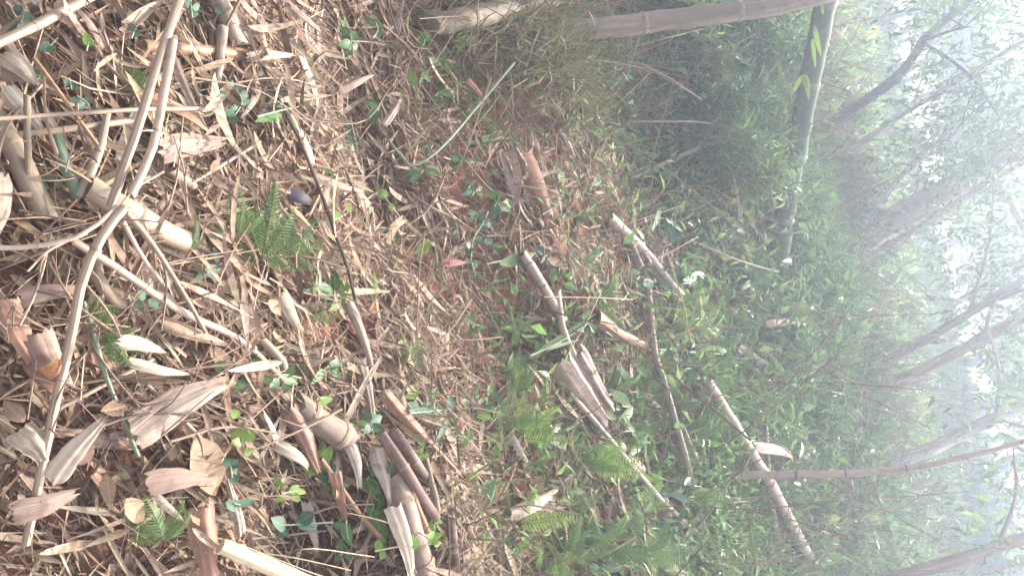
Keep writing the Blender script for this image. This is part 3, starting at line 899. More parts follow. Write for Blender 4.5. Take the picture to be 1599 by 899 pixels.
sheath((545, 690), (560, 760), 22, 'cream', 'twisted pale strip right of the stubby grey log', 1.4, .12, .5, (.05, .05))
sheath((800, 800), (870, 765), 26, 'sheath', 'brown sheath pieces in the ferns at the bottom', 1.6, .06, .3, (.05, .05))
sheath((730, 880), (760, 850), 34, 'sheath_red', 'reddish sheath at the bottom right of the mottled sticks', 1.0, .06, .4, (.04, .05))
sheath((1030, 770), (1050, 850), 28, 'sheath', 'pale sheath crossing left of the long grey pole', 1.6, .05, .3, (.05, .05))
sheath((600, 195), (625, 155), 14, 'sheath', 'small pale sheath in the shaded hollow', 1.4, .08, .3, (.05, .05))
sheath((530, 140), (585, 120), 16, 'sheath', 'tan sheath below the small plants at the top', 1.4, .05, .3, (.05, .05))
sheath((1252, 738), (1292, 806), 16, 'sheath_red', 'rusty sheath hanging under the long bent bamboo', 1.6, .08, .3, (.2, .12))
sheath((1197, 508), (1238, 497), 13, 'sheath_red', 'single pink withered leaf above the greens', 1.2, .12, .1, (.25, .25), name='withered_leaf', cat='leaf')
sheath((1180, 700), (1230, 722), 20, 'sheath_red', 'rusty curled leaf behind the leaning tan pole', 1.2, .12, .1, (.3, .28), name='withered_leaf', cat='leaf')
sheath((186, 535), (257, 548), 26, 'cream', 'bright cream leaf on the dark fern', .9, .1, .15, (.17, .17), name='dead_leaf', cat='leaf')
sheath((205, 566), (290, 580), 20, 'cream', 'ragged pale leaf below the cream leaf', .9, .1, .2, (.07, .06), name='dead_leaf', cat='leaf')
sheath((455, 300), (486, 316), 26, 'purple_leaf', 'dark withered leaf hanging above the litter', 2.0, .2, .3, (.1, .1), name='withered_leaf', cat='leaf', base=1)
sheath((690, 408), (728, 412), 13, 'red_leaf', 'dull red leaf left of the round-leaved creeper', .8, .08, .1, (.04, .04), name='red_leaf', cat='leaf')
sheath((66, 585), (92, 560), 30, 'orange_leaf', 'orange leaf by the long pale pole', .8, .15, .2, (.08, .1), name='dead_leaf', cat='leaf')
sheath((730, 126), (755, 148), 14, 'sheath_red', 'brown curled leaf in the grass at the top', 2.2, .05, .4, (.12, .12), name='withered_leaf', cat='leaf')

# the big brown ovate leaf and other broad dead leaves
def dead_leaf(p0, p1, wpx, mat, label, lift=.07, curl=.5, fold=.2, tmpl=T_OVATE, name='dead_leaf', cat='leaf', group='broad dead leaves', nt_=.35):
    A, B = gpt(*p0, lift), gpt(*p1, lift * .8)
    mb = MB()
    leaves(mb, A, B - A, norm(-norm(A) + nt_ * rand_unit(1)[0]), np.linalg.norm(B - A), wpx * px_m(A), tmpl, curl, fold, rng.random(), wave=.05)
    return tag(mb.build(name, M[mat], A), label, cat, group)


dead_leaf((302, 684), (358, 784), 62, 'brown_leaf', 'big brown ovate leaf with a pale midrib, right of the sheaths')
for x, y in [(112, 33), (95, 5), (283, 655), (410, 590), (545, 560), (430, 480), (650, 560), (455, 770), (270, 705), (135, 700), (175, 640), (20, 640), (170, 765), (215, 800), (870, 410), (705, 690), (840, 760), (395, 500), (345, 560), (405, 640)]:
    a = rng.uniform(0, 6.28)
    l = rng.uniform(26, 52) * (1.1 if x < 400 else .8)
    dead_leaf((x - l / 2 * math.cos(a), y - l / 2 * math.sin(a)), (x + l / 2 * math.cos(a), y + l / 2 * math.sin(a)), l * rng.uniform(.4, .6), random.choice(['brown_leaf', 'brown_leaf', 'sheath', 'brown_leaf']),
              placed('broad brown dead leaf', x, y), lift=rng.uniform(.05, .09), curl=rng.uniform(-.8, 1.0))

# the fresh split slat: a flat board with a thickness, and splinters along it
A, B = gpt(346, 852, .1), gpt(540, 935, .1)
d = norm(B - A)
s_ = norm(np.cross(d, -norm(A)))
nn_ = norm(np.cross(s_, d))
wd = 13 * px_m(A)
mb = MB()
sl = np.linspace(0, 1, 10)
rows_ = []
for t in sl:
    c = A + (B - A) * t + nn_ * .004 * math.sin(t * 5)
    for (a, b) in ((-1, 0), (-.35, .006), (.35, .006), (1, 0), (1, -.008), (-1, -.008)):
        e = wd * (1 if t > .03 else .85)
        rows_.append(c + s_ * a * e + nn_ * b)
V = np.array(rows_).reshape(10, 6, 3)
k = np.array([(i * 6 + j, i * 6 + (j + 1) % 6, (i + 1) * 6 + (j + 1) % 6, (i + 1) * 6 + j) for i in range(9) for j in range(6)])
uvs = np.array([[(j % 6) / 5 * .5, t * .6] for t in sl for j in range(6)])
mb.add(V, k, [(0, 1, 2), (0, 2, 3), (0, 3, 4), (0, 4, 5)], uvs, .4)
slat = tag(mb.build('split_slat', M['split'], A, smooth=False), 'pale yellow split bamboo slat at the bottom left', 'bamboo slat')
for k in range(3):
    q = MB()
    o_ = s_ * wd * (-1.1 - .35 * k)
    tube(q, smooth_path([A + (B - A) * (.1 + .2 * k) + o_ * .9, A + (B - A) * .5 + o_ * (1.1 + .5 * k) + nn_ * .02, A + (B - A) * (.8 + .1 * k) + o_ * (1.4 + 1.1 * k) + nn_ * .015 * k], 8), .0014, 5, .3)
    q.build('splinter', M['split'], A, slat)

# ------------------------------------------------------------------ loose litter: single leaves in front, the mass behind
SOIL = [(735, 300, 52, 36), (560, 335, 34, 26), (890, 345, 32, 30), (845, 590, 34, 22), (905, 610, 24, 22), (800, 470, 40, 26), (510, 520, 45, 30), (640, 400, 30, 25), (880, 690, 26, 20), (970, 400, 26, 30), (560, 500, 25, 40)]


CLEAR = [(920, 612, 48, 62), (968, 518, 48, 34), (1010, 400, 55, 60), (825, 285, 50, 60), (1050, 660, 26, 110), (1180, 720, 40, 60)]


def clear_of(px, py):
    k = 1.0
    for (x, y, a, b) in CLEAR:
        k = k * (1 - .9 * np.exp(-((((px - x) / a) ** 2 + ((py - y) / b) ** 2) ** 2)))
    return k


def litter_density(px, py):
    dn = np.where(px < 600, 1., np.clip(1.0 - (px - 600) / 700, .22, 1))
    dn = np.where(px > 1000, np.clip(.45 - (px - 1000) / 900, .15, 1), dn)
    for (x, y, a, b) in SOIL:
        e = ((px - x) / a) ** 2 + ((py - y) / b) ** 2
        dn = dn * (1 - .92 * np.exp(-e ** 2 * .7))
    gr = np.exp(-(((px - 830) / 150) ** 2 + ((py - 130) / 110) ** 2))
    dn = dn * (1 - .75 * gr)
    return dn


def scatter_ground(n, xr=(-3.6, 3.6), yr=(.3, 8), box=(-450, 1300, -420, 1450)):
    x = rng.uniform(*xr, n)
    y = rng.uniform(*yr, n)
    P = np.stack([x, y, height(x, y)], -1)
    px, py = proj(P)
    ok = (px > box[0]) & (px < box[1]) & (py > box[2]) & (py < box[3]) & (P @ F_ > .3)
    return P[ok], px[ok], py[ok]


def lie_dirs(n, lean=.25, bias=.45):
    """directions along the ground, more of them down the slope"""
    a = rng.uniform(0, 2 * math.pi, n)
    b = rng.random(n) < bias
    # fall line seen in the photo as a slanting \ direction
    a0 = math.atan2(*(gpt(640, 560) - gpt(560, 440))[[1, 0]])
    a = np.where(b, a0 + rng.normal(size=n) * .45 + np.where(rng.random(n) < .5, math.pi, 0), a)
    d = np.stack([np.cos(a), np.sin(a), np.zeros(n)], -1)
    d = norm(d - NRM * (d @ NRM)[:, None])
    d = norm(d + NRM * rng.normal(size=n)[:, None] * lean)
    nr = norm(NRM + rng.normal(size=(n, 3)) * .38)
    return d, nr


def litter_mass(name, mat, n, Lr, Wr, tmpl, hmax, fold, curl, dens=litter_density, cols=3, twist=.5, bias=.45, rnr=(0, 1), extra=None, lean=.25):
    P, px, py = scatter_ground(n)
    dn = dens(px, py)
    if extra is not None:
        dn = dn * extra(px, py)
    k = rng.random(len(P)) < dn
    P, px, py = P[k], px[k], py[k]
    m = len(P)
    d, nr = lie_dirs(m, lean, bias)
    L = rng.uniform(*Lr, m) * rng.uniform(.7, 1.15, m)
    P = P + NRM * (rng.random(m) ** 1.6 * hmax + .004)[:, None] - d * L[:, None] * .5
    mb = MB()
    leaves(mb, P, d, nr, L, rng.uniform(*Wr, m), tmpl, rng.normal(size=m) * curl, rng.uniform(*fold, m), rng.uniform(*rnr, m), rng.normal(size=m) * twist, cols=cols)
    o = mb.build(name, M[mat])
    return tag(o, kind='stuff')


def shade_zone(px, py):
    return np.clip(np.exp(-(((px - 690) / 130) ** 2 + ((py - 140) / 170) ** 2)) + np.exp(-(((px - 720) / 90) ** 2 + ((py - 520) / 220) ** 2)) + .15, 0, 1)


litter_mass('old_leaf_litter', 'litter_dark', 70000, (.04, .13), (.004, .014), T_NARROW_S, .02, (-.2, .5), .8)
litter_mass('dry_leaf_litter', 'litter', 116000, (.05, .19), (.005, .0175), T_BAMBOO[[0, 2, 3, 4, 6]], .04, (-.3, .8), .7, extra=lambda x, y: 1.15 - .8 * shade_zone(x, y), lean=.15)
litter_mass('shredded_litter', 'straw', 88000, (.05, .24), (.0012, .004), T_STRIP, .045, (0, .3), .8, cols=2, twist=1.2, bias=.3, lean=.3)
litter_mass('broken_sheath_litter', 'sheath', 5000, (.05, .15), (.010, .024), T_STRIP, .035, (.2, 1.0), .5, extra=lambda x, y: 1.1 - .8 * shade_zone(x, y))
litter_mass('loose_straw', 'straw', 7000, (.06, .22), (.0014, .0045), T_STRIP, .11, (0, .3), .9, cols=2, twist=1.2, bias=.3, lean=.25)

# single dry leaves: a few shapes shared by many objects
protos = []
for i in range(10):
    mb = MB()
    leaves(mb, np.zeros(3), np.array([1., 0, 0]), np.array([0, 0, 1.]), 1.0, rng.uniform(.08, .14), T_BAMBOO, rng.uniform(-.9, .9), rng.uniform(-.2, .7), 0., rng.uniform(-.7, .7), wave=.08)
    protos.append(mb.mesh('dry_leaf', M['litter']))
P, px, py = scatter_ground(6000, (-2.6, 2.6), (.4, 4.5), (5, 1000, 5, 893))
k = rng.random(len(P)) < litter_density(px, py) * (1.1 - .7 * shade_zone(px, py))
P, px, py = P[k][:285], px[k][:285], py[k][:285]
d, nr = lie_dirs(len(P), .22, .5)
for i in range(len(P)):
    L = rng.uniform(.11, .22)
    o = bpy.data.objects.new('dry_leaf', protos[i % len(protos)])
    COL.objects.link(o)
    A = P[i] + NRM * rng.uniform(.04, .075) - d[i] * L / 2
    mtx = orient(A, A + d[i], nr[i]) @ Matrix.Scale(L, 4)
    o.matrix_world = mtx
    wsz = 'long' if L > .15 else ('short' if L < .115 else 'narrow')
    tag(o, placed(f'{wsz} dry bamboo leaf', px[i], py[i]), 'leaf', 'dry bamboo leaves scattered over the litter')

shp = []
for i in range(8):
    mb, _ = sheath_mb(1.0, rng.uniform(.13, .24), rng.uniform(.5, 2.2), rng.uniform(.0, .1), rng.uniform(.1, .5), crinkle=.035, seed=90 + i)
    shp.append(mb.mesh('bamboo_sheath', M[['sheath', 'sheath', 'cream', 'sheath', 'sheath_red', 'sheath', 'litter', 'sheath'][i]]))
P, px, py = scatter_ground(4000, (-2.6, 2.6), (.4, 5), (5, 1080, 5, 893))
k = rng.random(len(P)) < litter_density(px, py) * (1.1 - .8 * shade_zone(px, py))
P, px, py = P[k][:150], px[k][:150], py[k][:150]
d, nr = lie_dirs(len(P), .15, .6)
for i in range(len(P)):
    L = rng.uniform(.08, .17)
    o = bpy.data.objects.new('bamboo_sheath', shp[i % 8])
    COL.objects.link(o)
    A = P[i] + NRM * rng.uniform(.035, .065) - d[i] * L / 2
    up = nr[i] if rng.random() < .65 else -nr[i]
    o.matrix_world = orient(A, A + d[i], up) @ Matrix.Scale(L, 4)
    kind = ['curled tan', 'curled tan', 'bleached', 'folded tan', 'rusty', 'curled tan', 'small pale', 'folded tan'][i % 8]
    tag(o, placed(f'{kind} sheath', px[i], py[i]), 'sheath', 'fallen bamboo sheaths')

# loose twigs
P, px, py = scatter_ground(4000, (-3, 3), (.4, 6), (5, 1200, 5, 893))
P, px, py = P[:120], px[:120], py[:120]
d, nr = lie_dirs(len(P), .25, .25)
for i in range(len(P)):
    L = rng.uniform(.15, .5)
    A = P[i] + NRM * rng.uniform(.03, .07) - d[i] * L / 2
    mid = A + d[i] * L * .5 + rand_unit(1)[0] * L * .08
    mb = MB()
    r = rng.uniform(.0018, .004)
    tube(mb, smooth_path([A, mid, A + d[i] * L], 8), np.linspace(r, r * .6, 8), 5, rng.random())
    o = mb.build('dry_twig', M['twig'], A)
    tag(o, placed('thin bent dry twig' if L < .33 else 'long thin dry twig', px[i], py[i]), 'twig', 'loose dry twigs')

for i in range(62):
    x, y = rng.normal(120, 110), rng.uniform(150, 700)
    x = abs(x) + 5
    if i > 40:
        x, y = rng.uniform(300, 700), rng.uniform(60, 860)
    a = rng.uniform(0, 6.28)
    l = rng.uniform(30, 95)
    h = rng.uniform(.06, .16)
    A, B = gpt(x - l * math.cos(a), y - l * math.sin(a), h * .5), gpt(x + l * math.cos(a), y + l * math.sin(a), h)
    mid = (A + B) / 2 + rand_unit(1)[0] * np.linalg.norm(B - A) * .09
    mb = MB()
    r = rng.uniform(.0015, .0038)
    Q = smooth_path([A, mid, B], 10)
    tube(mb, Q, np.linspace(r, r * .55, 10), 6, rng.random())
    o = mb.build('dry_branch', M['twig'], A)
    for k in range(rng.integers(1, 4)):
        q = Q[rng.integers(2, 9)]
        e = q + norm(B - A + rand_unit(1)[0] * np.linalg.norm(B - A) * 1.1) * rng.uniform(.04, .12)
        sb = MB()
        tube(sb, smooth_path([q, (q + e) / 2 + rand_unit(1)[0] * .008, e], 5), np.linspace(r * .7, r * .35, 5), 5, rng.random())
        sb.build('side_twig', M['twig'], A, o)
    tag(o, placed('dry forked branch', x, y), 'branch', 'dry branches tangled over the litter')

# crumbs and clods of earth on the bare patches
P, px, py = scatter_ground(60000, (-2.6, 2.6), (.5, 6), (300, 1150, 100, 800))
k = np.zeros(len(P))
for (x, y, a, b) in SOIL:
    k = np.maximum(k, np.exp(-(((px - x) / (a * 1.3)) ** 2 + ((py - y) / (b * 1.3)) ** 2)))
P = P[rng.random(len(P)) < k * .9]
n = len(P)
oc = np.array([(1, 0, 0), (-1, 0, 0), (0, 1, 0), (0, -1, 0), (0, 0, 1), (0, 0, -1)], float)
V = P[:, None] + (oc[None] + rng.normal(size=(n, 6, 3)) * .35) * (rng.random(n) ** 3 * .013 + .003)[:, None, None]
tri = np.array([(0, 2, 4), (2, 1, 4), (1, 3, 4), (3, 0, 4), (2, 0, 5), (1, 2, 5), (3, 1, 5), (0, 3, 5)])
mb = MB()
mb.add(V, None, tri[None] + np.arange(n)[:, None, None] * 6)
tag(mb.build('soil_crumbs', M['soil'], smooth=False), kind='stuff')
print('crumbs', n)

# ------------------------------------------------------------------ ferns
def frond_mesh(n_pairs=17, wmax=.2, curl=.7, seed=0, mat='fern', gap=.12):
    """unit frond along +X, blade facing +Z, arching down"""
    rg = np.random.default_rng(seed)
    t = np.linspace(gap, .985, n_pairs)
    prof = np.interp(t, [gap, gap + .12, .35, .7, 1], [.55, .85, 1, .62, .06])
    th = curl * t
    x, z = np.sin(th) / curl, -(1 - np.cos(th)) / curl
    mb = MB()
    pos, dr, nr, Ls, Ws, rn = [], [], [], [], [], []
    for i in range(n_pairs):
        tx = np.array([math.cos(th[i]), 0, -math.sin(th[i])])
        nz = np.array([math.sin(th[i]), 0, math.cos(th[i])])
        for sgn in (-1, 1):
            d = norm(np.array([0, sgn, 0]) + tx * .42 - nz * (.12 + .2 * rg.random()))
            pos.append([x[i], 0, z[i]])
            dr.append(d)
            nr.append(nz + .15 * rg.normal(size=3))
            Ls.append(wmax * prof[i] * rg.uniform(.9, 1.08))
            Ws.append(min(.82 / n_pairs * .74, wmax * prof[i] * .4))
            rn.append(rg.uniform(-.06, .06) % 1.0)
    tm = np.array([(0, .8), (.18, 1.0), (.25, .75), (.42, .95), (.5, .66), (.68, .72), (.76, .42), (1, .03)])
    leaves(mb, pos, dr, nr, Ls, Ws, tm, .25, .12, rn)
    blade = mb.mesh('frond', M[mat])
    q = MB()
    tt = np.linspace(0, 1, 10)
    tube(q, np.stack([np.sin(curl * tt) / curl, 0 * tt, -(1 - np.cos(curl * tt)) / curl - .003], -1), np.linspace(.008, .002, 10), 5)
    stalk = q.mesh('stalk', M['rachis'])
    return blade, stalk


FR = {'fern': [frond_mesh(21, .2, .6, 1), frond_mesh(18, .22, .9, 2), frond_mesh(24, .17, .5, 3)],
      'fern_bright': [frond_mesh(20, .18, .5, 4, 'fern_bright'), frond_mesh(18, .21, .8, 5, 'fern_bright')]}
nfern = [0]


def frond_at(root, base, tip_dir, L, up, kind):
    i = rng.integers(len(FR[kind]))
    blade, stalk = FR[kind][i]
    o = bpy.data.objects.new('frond', blade)
    COL.objects.link(o)
    o.parent = root
    m = orient(np.zeros(3), tip_dir, up) @ Matrix.Scale(L, 4)
    o.matrix_local = m
    s = bpy.data.objects.new('stalk', stalk)
    COL.objects.link(s)
    s.parent = o


def fern(px, py, fronds, kind='fern', label=None, lift=.06, group='ferns growing through the litter'):
    """fronds: (angle in the photo, length in photo pixels)"""
    B = gpt(px, py, lift)
    mpp = px_m(B)
    root = empty('fern', B)
    for (a, l) in fronds:
        d = math.cos(R(a)) * CX + math.sin(R(a)) * CY
        view = -norm(B)
        d = norm(d + view * rng.uniform(.25, .6))
        up = norm(view * 1.0 + NRM * .4 + rng.normal(size=3) * .3)
        frond_at(root, B, d, l * mpp * 1.05, up, kind)
    base = {'fern': 'mid green fern', 'fern_bright': 'bright green fern'}[kind]
    mx = max(l for _, l in fronds)
    base = ('small ' if mx * mpp < .14 else 'large ' if mx * mpp > .26 else '') + base
    tag(root, label or placed(base, px, py), 'fern', group)
    nfern[0] += 1
    return root


fern(408, 405, [(76, 135), (108, 122), (52, 98), (138, 100), (20, 90), (93, 90), (165, 84), (-10, 72), (190, 60)], label='big fern clump below the dark withered leaf', lift=.05)
fern(372, 370, [(100, 70), (80, 60), (150, 55), (40, 60)], label='fern at the left side of the big fern clump')
fern(460, 400, [(60, 60), (20, 60), (100, 60), (-30, 45)], label='fern at the right side of the big fern clump')
fern(298, 392, [(72, 52), (110, 36), (45, 30)], label='small pale fern left of the big fern clump')
fern(232, 118, [(190, 62), (215, 64), (165, 50), (240, 48)], label='fern lying sideways beside the two crossing poles')
fern(158, 520, [(-20, 80), (-42, 76), (15, 60), (-65, 60), (60, 46)], label='dark fern spreading under the cream leaf')
fern(138, 492, [(15, 56), (50, 40), (-10, 50)], label='fern in the gap right of the long pale pole')
fern(586, 470, [(88, 48), (100, 30)], kind='fern_bright', label='single pale fern frond right of the long dark stalk')
fern(600, 752, [(100, 52), (70, 46), (135, 40)], label='fern in the gap left of the mottled sticks')
fern(648, 722, [(60, 40), (30, 30), (110, 30)], kind='fern_bright', label='small pale fern between the mottled sticks and reddish sheath')
fern(498, 505, [(70, 42), (110, 40), (20, 40), (150, 36)])
fern(640, 560, [(60, 46), (100, 50), (140, 40), (20, 40), (-20, 30)], label='small bushy fern in the middle of the litter')
fern(800, 520, [(140, 60), (90, 50), (30, 50), (170, 60), (60, 40)])
fern(838, 700, [(95, 85), (70, 80), (120, 60), (40, 50)], kind='fern_bright')
fern(850, 640, [(80, 60), (110, 50)], kind='fern_bright')
fern(960, 610, [(140, 58), (100, 52), (170, 52), (60, 48), (20, 50)], label='fern with spread fronds right of the split pinkish culm')
fern(1010, 620, [(80, 60), (110, 60), (50, 60), (20, 40), (140, 40)])
fern(1015, 680, [(85, 50), (60, 45)], kind='fern_bright')
fern(1010, 725, [(70, 50), (100, 40)], kind='fern_bright')
fern(1090, 525, [(75, 75), (95, 60), (45, 70), (120, 50), (20, 46)], kind='fern_bright', label='upright bright ferns right of the open brown tube')
fern(1070, 535, [(90, 62), (110, 40)], kind='fern_bright')
fern(1120, 490, [(60, 48), (20, 40), (120, 50)])
fern(1118, 560, [(40, 60), (80, 50), (0, 50)])
fern(1060, 640, [(60, 50), (100, 50), (20, 50), (150, 50)])
fern(1060, 720, [(80, 60), (40, 50), (120, 50), (0, 46)])
fern(960, 850, [(75, 56), (100, 50)], kind='fern_bright')
fern(905, 800, [(80, 60), (40, 50), (120, 60), (160, 50)])
fern(925, 740, [(60, 50), (90, 60), (130, 60)], kind='fern_bright')
fern(800, 870, [(110, 60), (160, 62), (60, 55), (200, 50)])
fern(760, 850, [(120, 50), (170, 50), (80, 40)])
fern(855, 899, [(100, 60), (60, 50), (140, 50)])
fern(1030, 905, [(95, 60), (70, 60), (120, 50)], kind='fern_bright')
fern(1300, 830, [(80, 60), (110, 50), (50, 50), (20, 40)], kind='fern_bright')
fern(1345, 850, [(70, 60), (100, 60), (140, 50), (30, 50)], kind='fern_bright')
fern(1250, 830, [(60, 50), (100, 50), (140, 40)])
fern(1120, 660, [(80, 50), (110, 50), (50, 50)])
fern(1160, 620, [(60, 50), (100, 46), (20, 40)])
fern(1170, 840, [(80, 60), (110, 60), (50, 50), (150, 40)])
fern(1110, 830, [(80, 60), (110, 40), (50, 50)])
fern(740, 190, [(100, 46), (70, 40), (140, 36), (40, 36)])
fern(720, 700, [(150, 45), (100, 40), (60, 40)])
fern(780, 700, [(120, 50), (80, 50), (40, 40)])
fern(255, 845, [(60, 80), (100, 90), (30, 70), (140, 80), (170, 60)], label='fern in the lower left corner beside the wide sheaths')
for i in range(105):
    x, y = rng.uniform(770, 1300), rng.uniform(400, 890)
    if (x < 900 and y < 600) or clear_of(x, y) < .6:
        continue
    if x < 1000 and rng.random() < .3:
        continue
    nf = rng.integers(3, 7)
    sz = rng.uniform(.13, .24) / px_m(gpt(x, y, .03))
    fern(x, y, [(rng.uniform(-30, 170), sz * rng.uniform(.7, 1.1)) for _ in range(nf)], 'fern_bright' if rng.random() < .4 else 'fern', lift=.06)


# ------------------------------------------------------------------ broad-leaved seedlings and creepers
def plant(stem, lvs, mat, label, lift=.06, name='seedling', cat='plant', group='green seedlings in the litter', tmpl=T_OVATE, smat='twig_green', rpx=1.6):
    """stem: photo places; lvs: (x0, y0, x1, y1, width)"""
    P = path3(stem, lift)
    root = empty(name, P[0])
    if len(P) > 1:
        q = MB()
        tube(q, smooth_path(P, 10), np.linspace(rpx, rpx * .6, 10) * px_m(P[0]), 6, .3)
        q.build('stem', M[smat], P[0], root)
    for (x0, y0, x1, y1, wd) in lvs:
        A, B = gpt(x0, y0, lift), gpt(x1, y1, lift)
        q = MB()
        leaves(q, A, B - A, norm(-norm(A) + .45 * rand_unit(1)[0] + .2 * NRM), np.linalg.norm(B - A), wd * px_m(A), tmpl, rng.uniform(-.1, .6), rng.uniform(.05, .3), 0., wave=.02)
        q.build('leaf', M[mat], P[0], root)
    return tag(root, label, cat, group)


plant([(25, 50), (35, 30), (40, 10)], [(30, 35, 10, 45, 18), (35, 30, 52, 22, 20), (36, 20, 20, 12, 18), (38, 38, 30, 54, 18), (45, 40, 55, 40, 14)], 'leaf_blue', 'bluish seedling in the upper left corner')
plant([(90, 60), (78, 72)], [(80, 70, 62, 78, 16), (78, 72, 82, 84, 12)], 'leaf_blue', 'small seedling under the upper left pole')
plant([(62, 122), (58, 115)], [(62, 120, 48, 110, 16), (62, 120, 70, 112, 10)], 'leaf_green', 'tiny green seedling near the left edge')
plant([(135, 80), (138, 65)], [(138, 75, 132, 50, 14), (140, 72, 148, 62, 10)], 'leaf_bright', 'bright seedling left of the sideways fern')
plant([(300, 28), (298, 6), (300, -6)], [(300, 10, 288, 2, 14), (300, 12, 314, 8, 14), (300, 20, 312, 26, 12), (338, 12, 346, 22, 12)], 'leaf_blue', 'bluish leaves at the top edge above the cut bamboo', lift=.1)
plant([(205, 60), (210, 48)], [(208, 50, 204, 36, 14), (208, 50, 220, 56, 12)], 'leaf_blue', 'small bluish seedling left of the two crossing poles')
plant([(108, 122), (112, 140)], [(110, 128, 118, 142, 12), (108, 124, 100, 134, 10)], 'leaf_blue', 'bluish seedling above the short green culm')
plant([(120, 150), (135, 160), (140, 172)], [(125, 155, 110, 160, 14), (135, 160, 140, 150, 14), (132, 160, 120, 172, 14)], 'leaf_blue', 'bluish seedling left of the long thin stick')
plant([(352, 125), (368, 140), (378, 160), (365, 182)], [(360, 130, 354, 122, 12), (366, 138, 386, 130, 17), (374, 148, 390, 152, 18), (378, 160, 396, 168, 18), (372, 168, 360, 172, 16), (366, 176, 350, 180, 17), (366, 180, 364, 194, 16), (352, 150, 340, 144, 14), (352, 150, 334, 158, 12)], 'leaf_blue', 'bluish creeper right of the two crossing poles', lift=.08)
plant([(545, 80), (548, 60), (538, 35)], [(548, 68, 530, 70, 16), (548, 62, 556, 48, 16), (545, 55, 535, 42, 14), (546, 75, 540, 86, 17), (541, 40, 533, 32, 12), (550, 72, 562, 72, 14)], 'leaf_green', 'leafy seedling left of the small plants at the top', lift=.1)
plant([(582, 60), (590, 45), (578, 25)], [(586, 42, 574, 28, 12), (590, 45, 596, 38, 12), (590, 48, 592, 58, 10), (586, 36, 590, 28, 9)], 'leaf_green', 'seedling with small leaves near the top edge', lift=.12)
plant([(658, 78), (664, 62)], [(662, 66, 658, 86, 12), (664, 64, 672, 54, 13), (664, 62, 658, 52, 10)], 'leaf_green', 'seedling with pale leaves below the mossy log', lift=.12)
plant([(655, 130), (660, 112)], [(640, 110, 648, 138, 15), (656, 106, 674, 130, 11)], 'leaf_green', 'two pale leaves in the shaded hollow', lift=.12)
plant([(402, 182), (450, 170), (505, 160)], [(440, 180, 398, 190, 16), (450, 162, 505, 148, 15), (432, 168, 470, 166, 14), (508, 156, 528, 190, 18)], 'leaf_green', 'seedling with long striped leaves above the long dark stalk', lift=.1, tmpl=T_BAMBOO)
plant([(545, 240), (548, 215)], [(548, 222, 544, 190, 15), (548, 222, 560, 206, 15), (546, 230, 528, 240, 20), (548, 228, 560, 238, 14)], 'leaf_blue', 'bluish seedling above the bare red soil edge', lift=.07)
plant([(440, 130), (448, 145)], [(445, 140, 440, 126, 16), (445, 140, 458, 132, 14), (446, 142, 452, 158, 15)], 'leaf_blue', 'small bluish seedling above the long striped leaves', lift=.06)
plant([(560, 300), (540, 280), (520, 272)], [(530, 278, 508, 268, 15), (545, 285, 560, 296, 12), (555, 296, 575, 288, 10), (545, 290, 530, 300, 10)], 'leaf_green', 'green seedling right of the dark withered leaf', lift=.1)
plant([(520, 345), (560, 322), (590, 300), (610, 320)], [(575, 312, 570, 328, 14), (590, 300, 608, 306, 16), (598, 308, 592, 296, 12), (610, 318, 616, 330, 12), (548, 330, 540, 318, 12), (530, 340, 520, 328, 12)], 'leaf_bright', 'bright creeping seedling above the long dark stalk', lift=.12)
plant([(625, 400), (628, 392)], [(618, 398, 632, 384, 16), (622, 396, 614, 384, 12)], 'leaf_green', 'dark two-leaved seedling left of the bright leaf')
plant([(652, 400), (655, 395)], [(652, 402, 674, 366, 19)], 'leaf_bright', 'single bright ovate leaf below the forked twig', lift=.08)
plant([(762, 330), (752, 352), (740, 370), (735, 400), (742, 432)], [(756, 345, 748, 334, 13), (757, 348, 768, 352, 13), (752, 352, 760, 362, 13), (715, 352, 712, 344, 10), (715, 360, 708, 370, 10), (735, 385, 727, 398, 13), (735, 385, 728, 380, 12), (736, 405, 726, 412, 13), (738, 410, 748, 416, 13), (742, 425, 742, 438, 15), (757, 372, 770, 380, 14), (752, 370, 745, 382, 13), (772, 388, 778, 396, 9)], 'leaf_blue', 'round-leaved bluish creeper below the bare red soil', lift=.07, tmpl=T_OVATE)
plant([(760, 412), (790, 405)], [(780, 410, 845, 398, 22)], 'leaf_green', 'long dark leaf right of the round-leaved creeper', lift=.1, tmpl=T_BAMBOO)
plant([(870, 275), (878, 270)], [(868, 272, 890, 286, 16)], 'leaf_green', 'dark green leaf above the short tan pole')
plant([(985, 345), (990, 330)], [(980, 342, 992, 322, 16), (988, 340, 1000, 330, 10)], 'leaf_bright', 'bright rolled leaf beside the short tan pole', lift=.1)
plant([(905, 335), (912, 340)], [(890, 335, 915, 334, 9), (905, 335, 902, 356, 9), (905, 335, 916, 350, 8)], 'leaf_blue', 'small bluish seedling right of the curled sheaths')
plant([(1000, 470), (1005, 440)], [(1003, 450, 985, 436, 15), (1004, 446, 1020, 440, 18), (1002, 452, 998, 462, 14), (1008, 432, 995, 420, 14), (1006, 440, 1014, 450, 15), (1000, 425, 980, 422, 12)], 'leaf_blue', 'pale bluish leaves below the short tan pole', lift=.1)
plant([(1055, 440), (1050, 430)], [(1030, 432, 1056, 466, 12), (1046, 424, 1062, 452, 10), (1054, 420, 1066, 440, 14), (1082, 465, 1094, 444, 10)], 'leaf_blue', 'silvery pointed leaves at the foot of the short tan pole', lift=.14, tmpl=T_BAMBOO)
plant([(905, 540), (925, 505)], [(915, 520, 930, 482, 24), (915, 510, 895, 500, 18), (905, 498, 930, 494, 14)], 'leaf_blue', 'dark broad leaf at the mouth of the open brown tube', lift=.1)
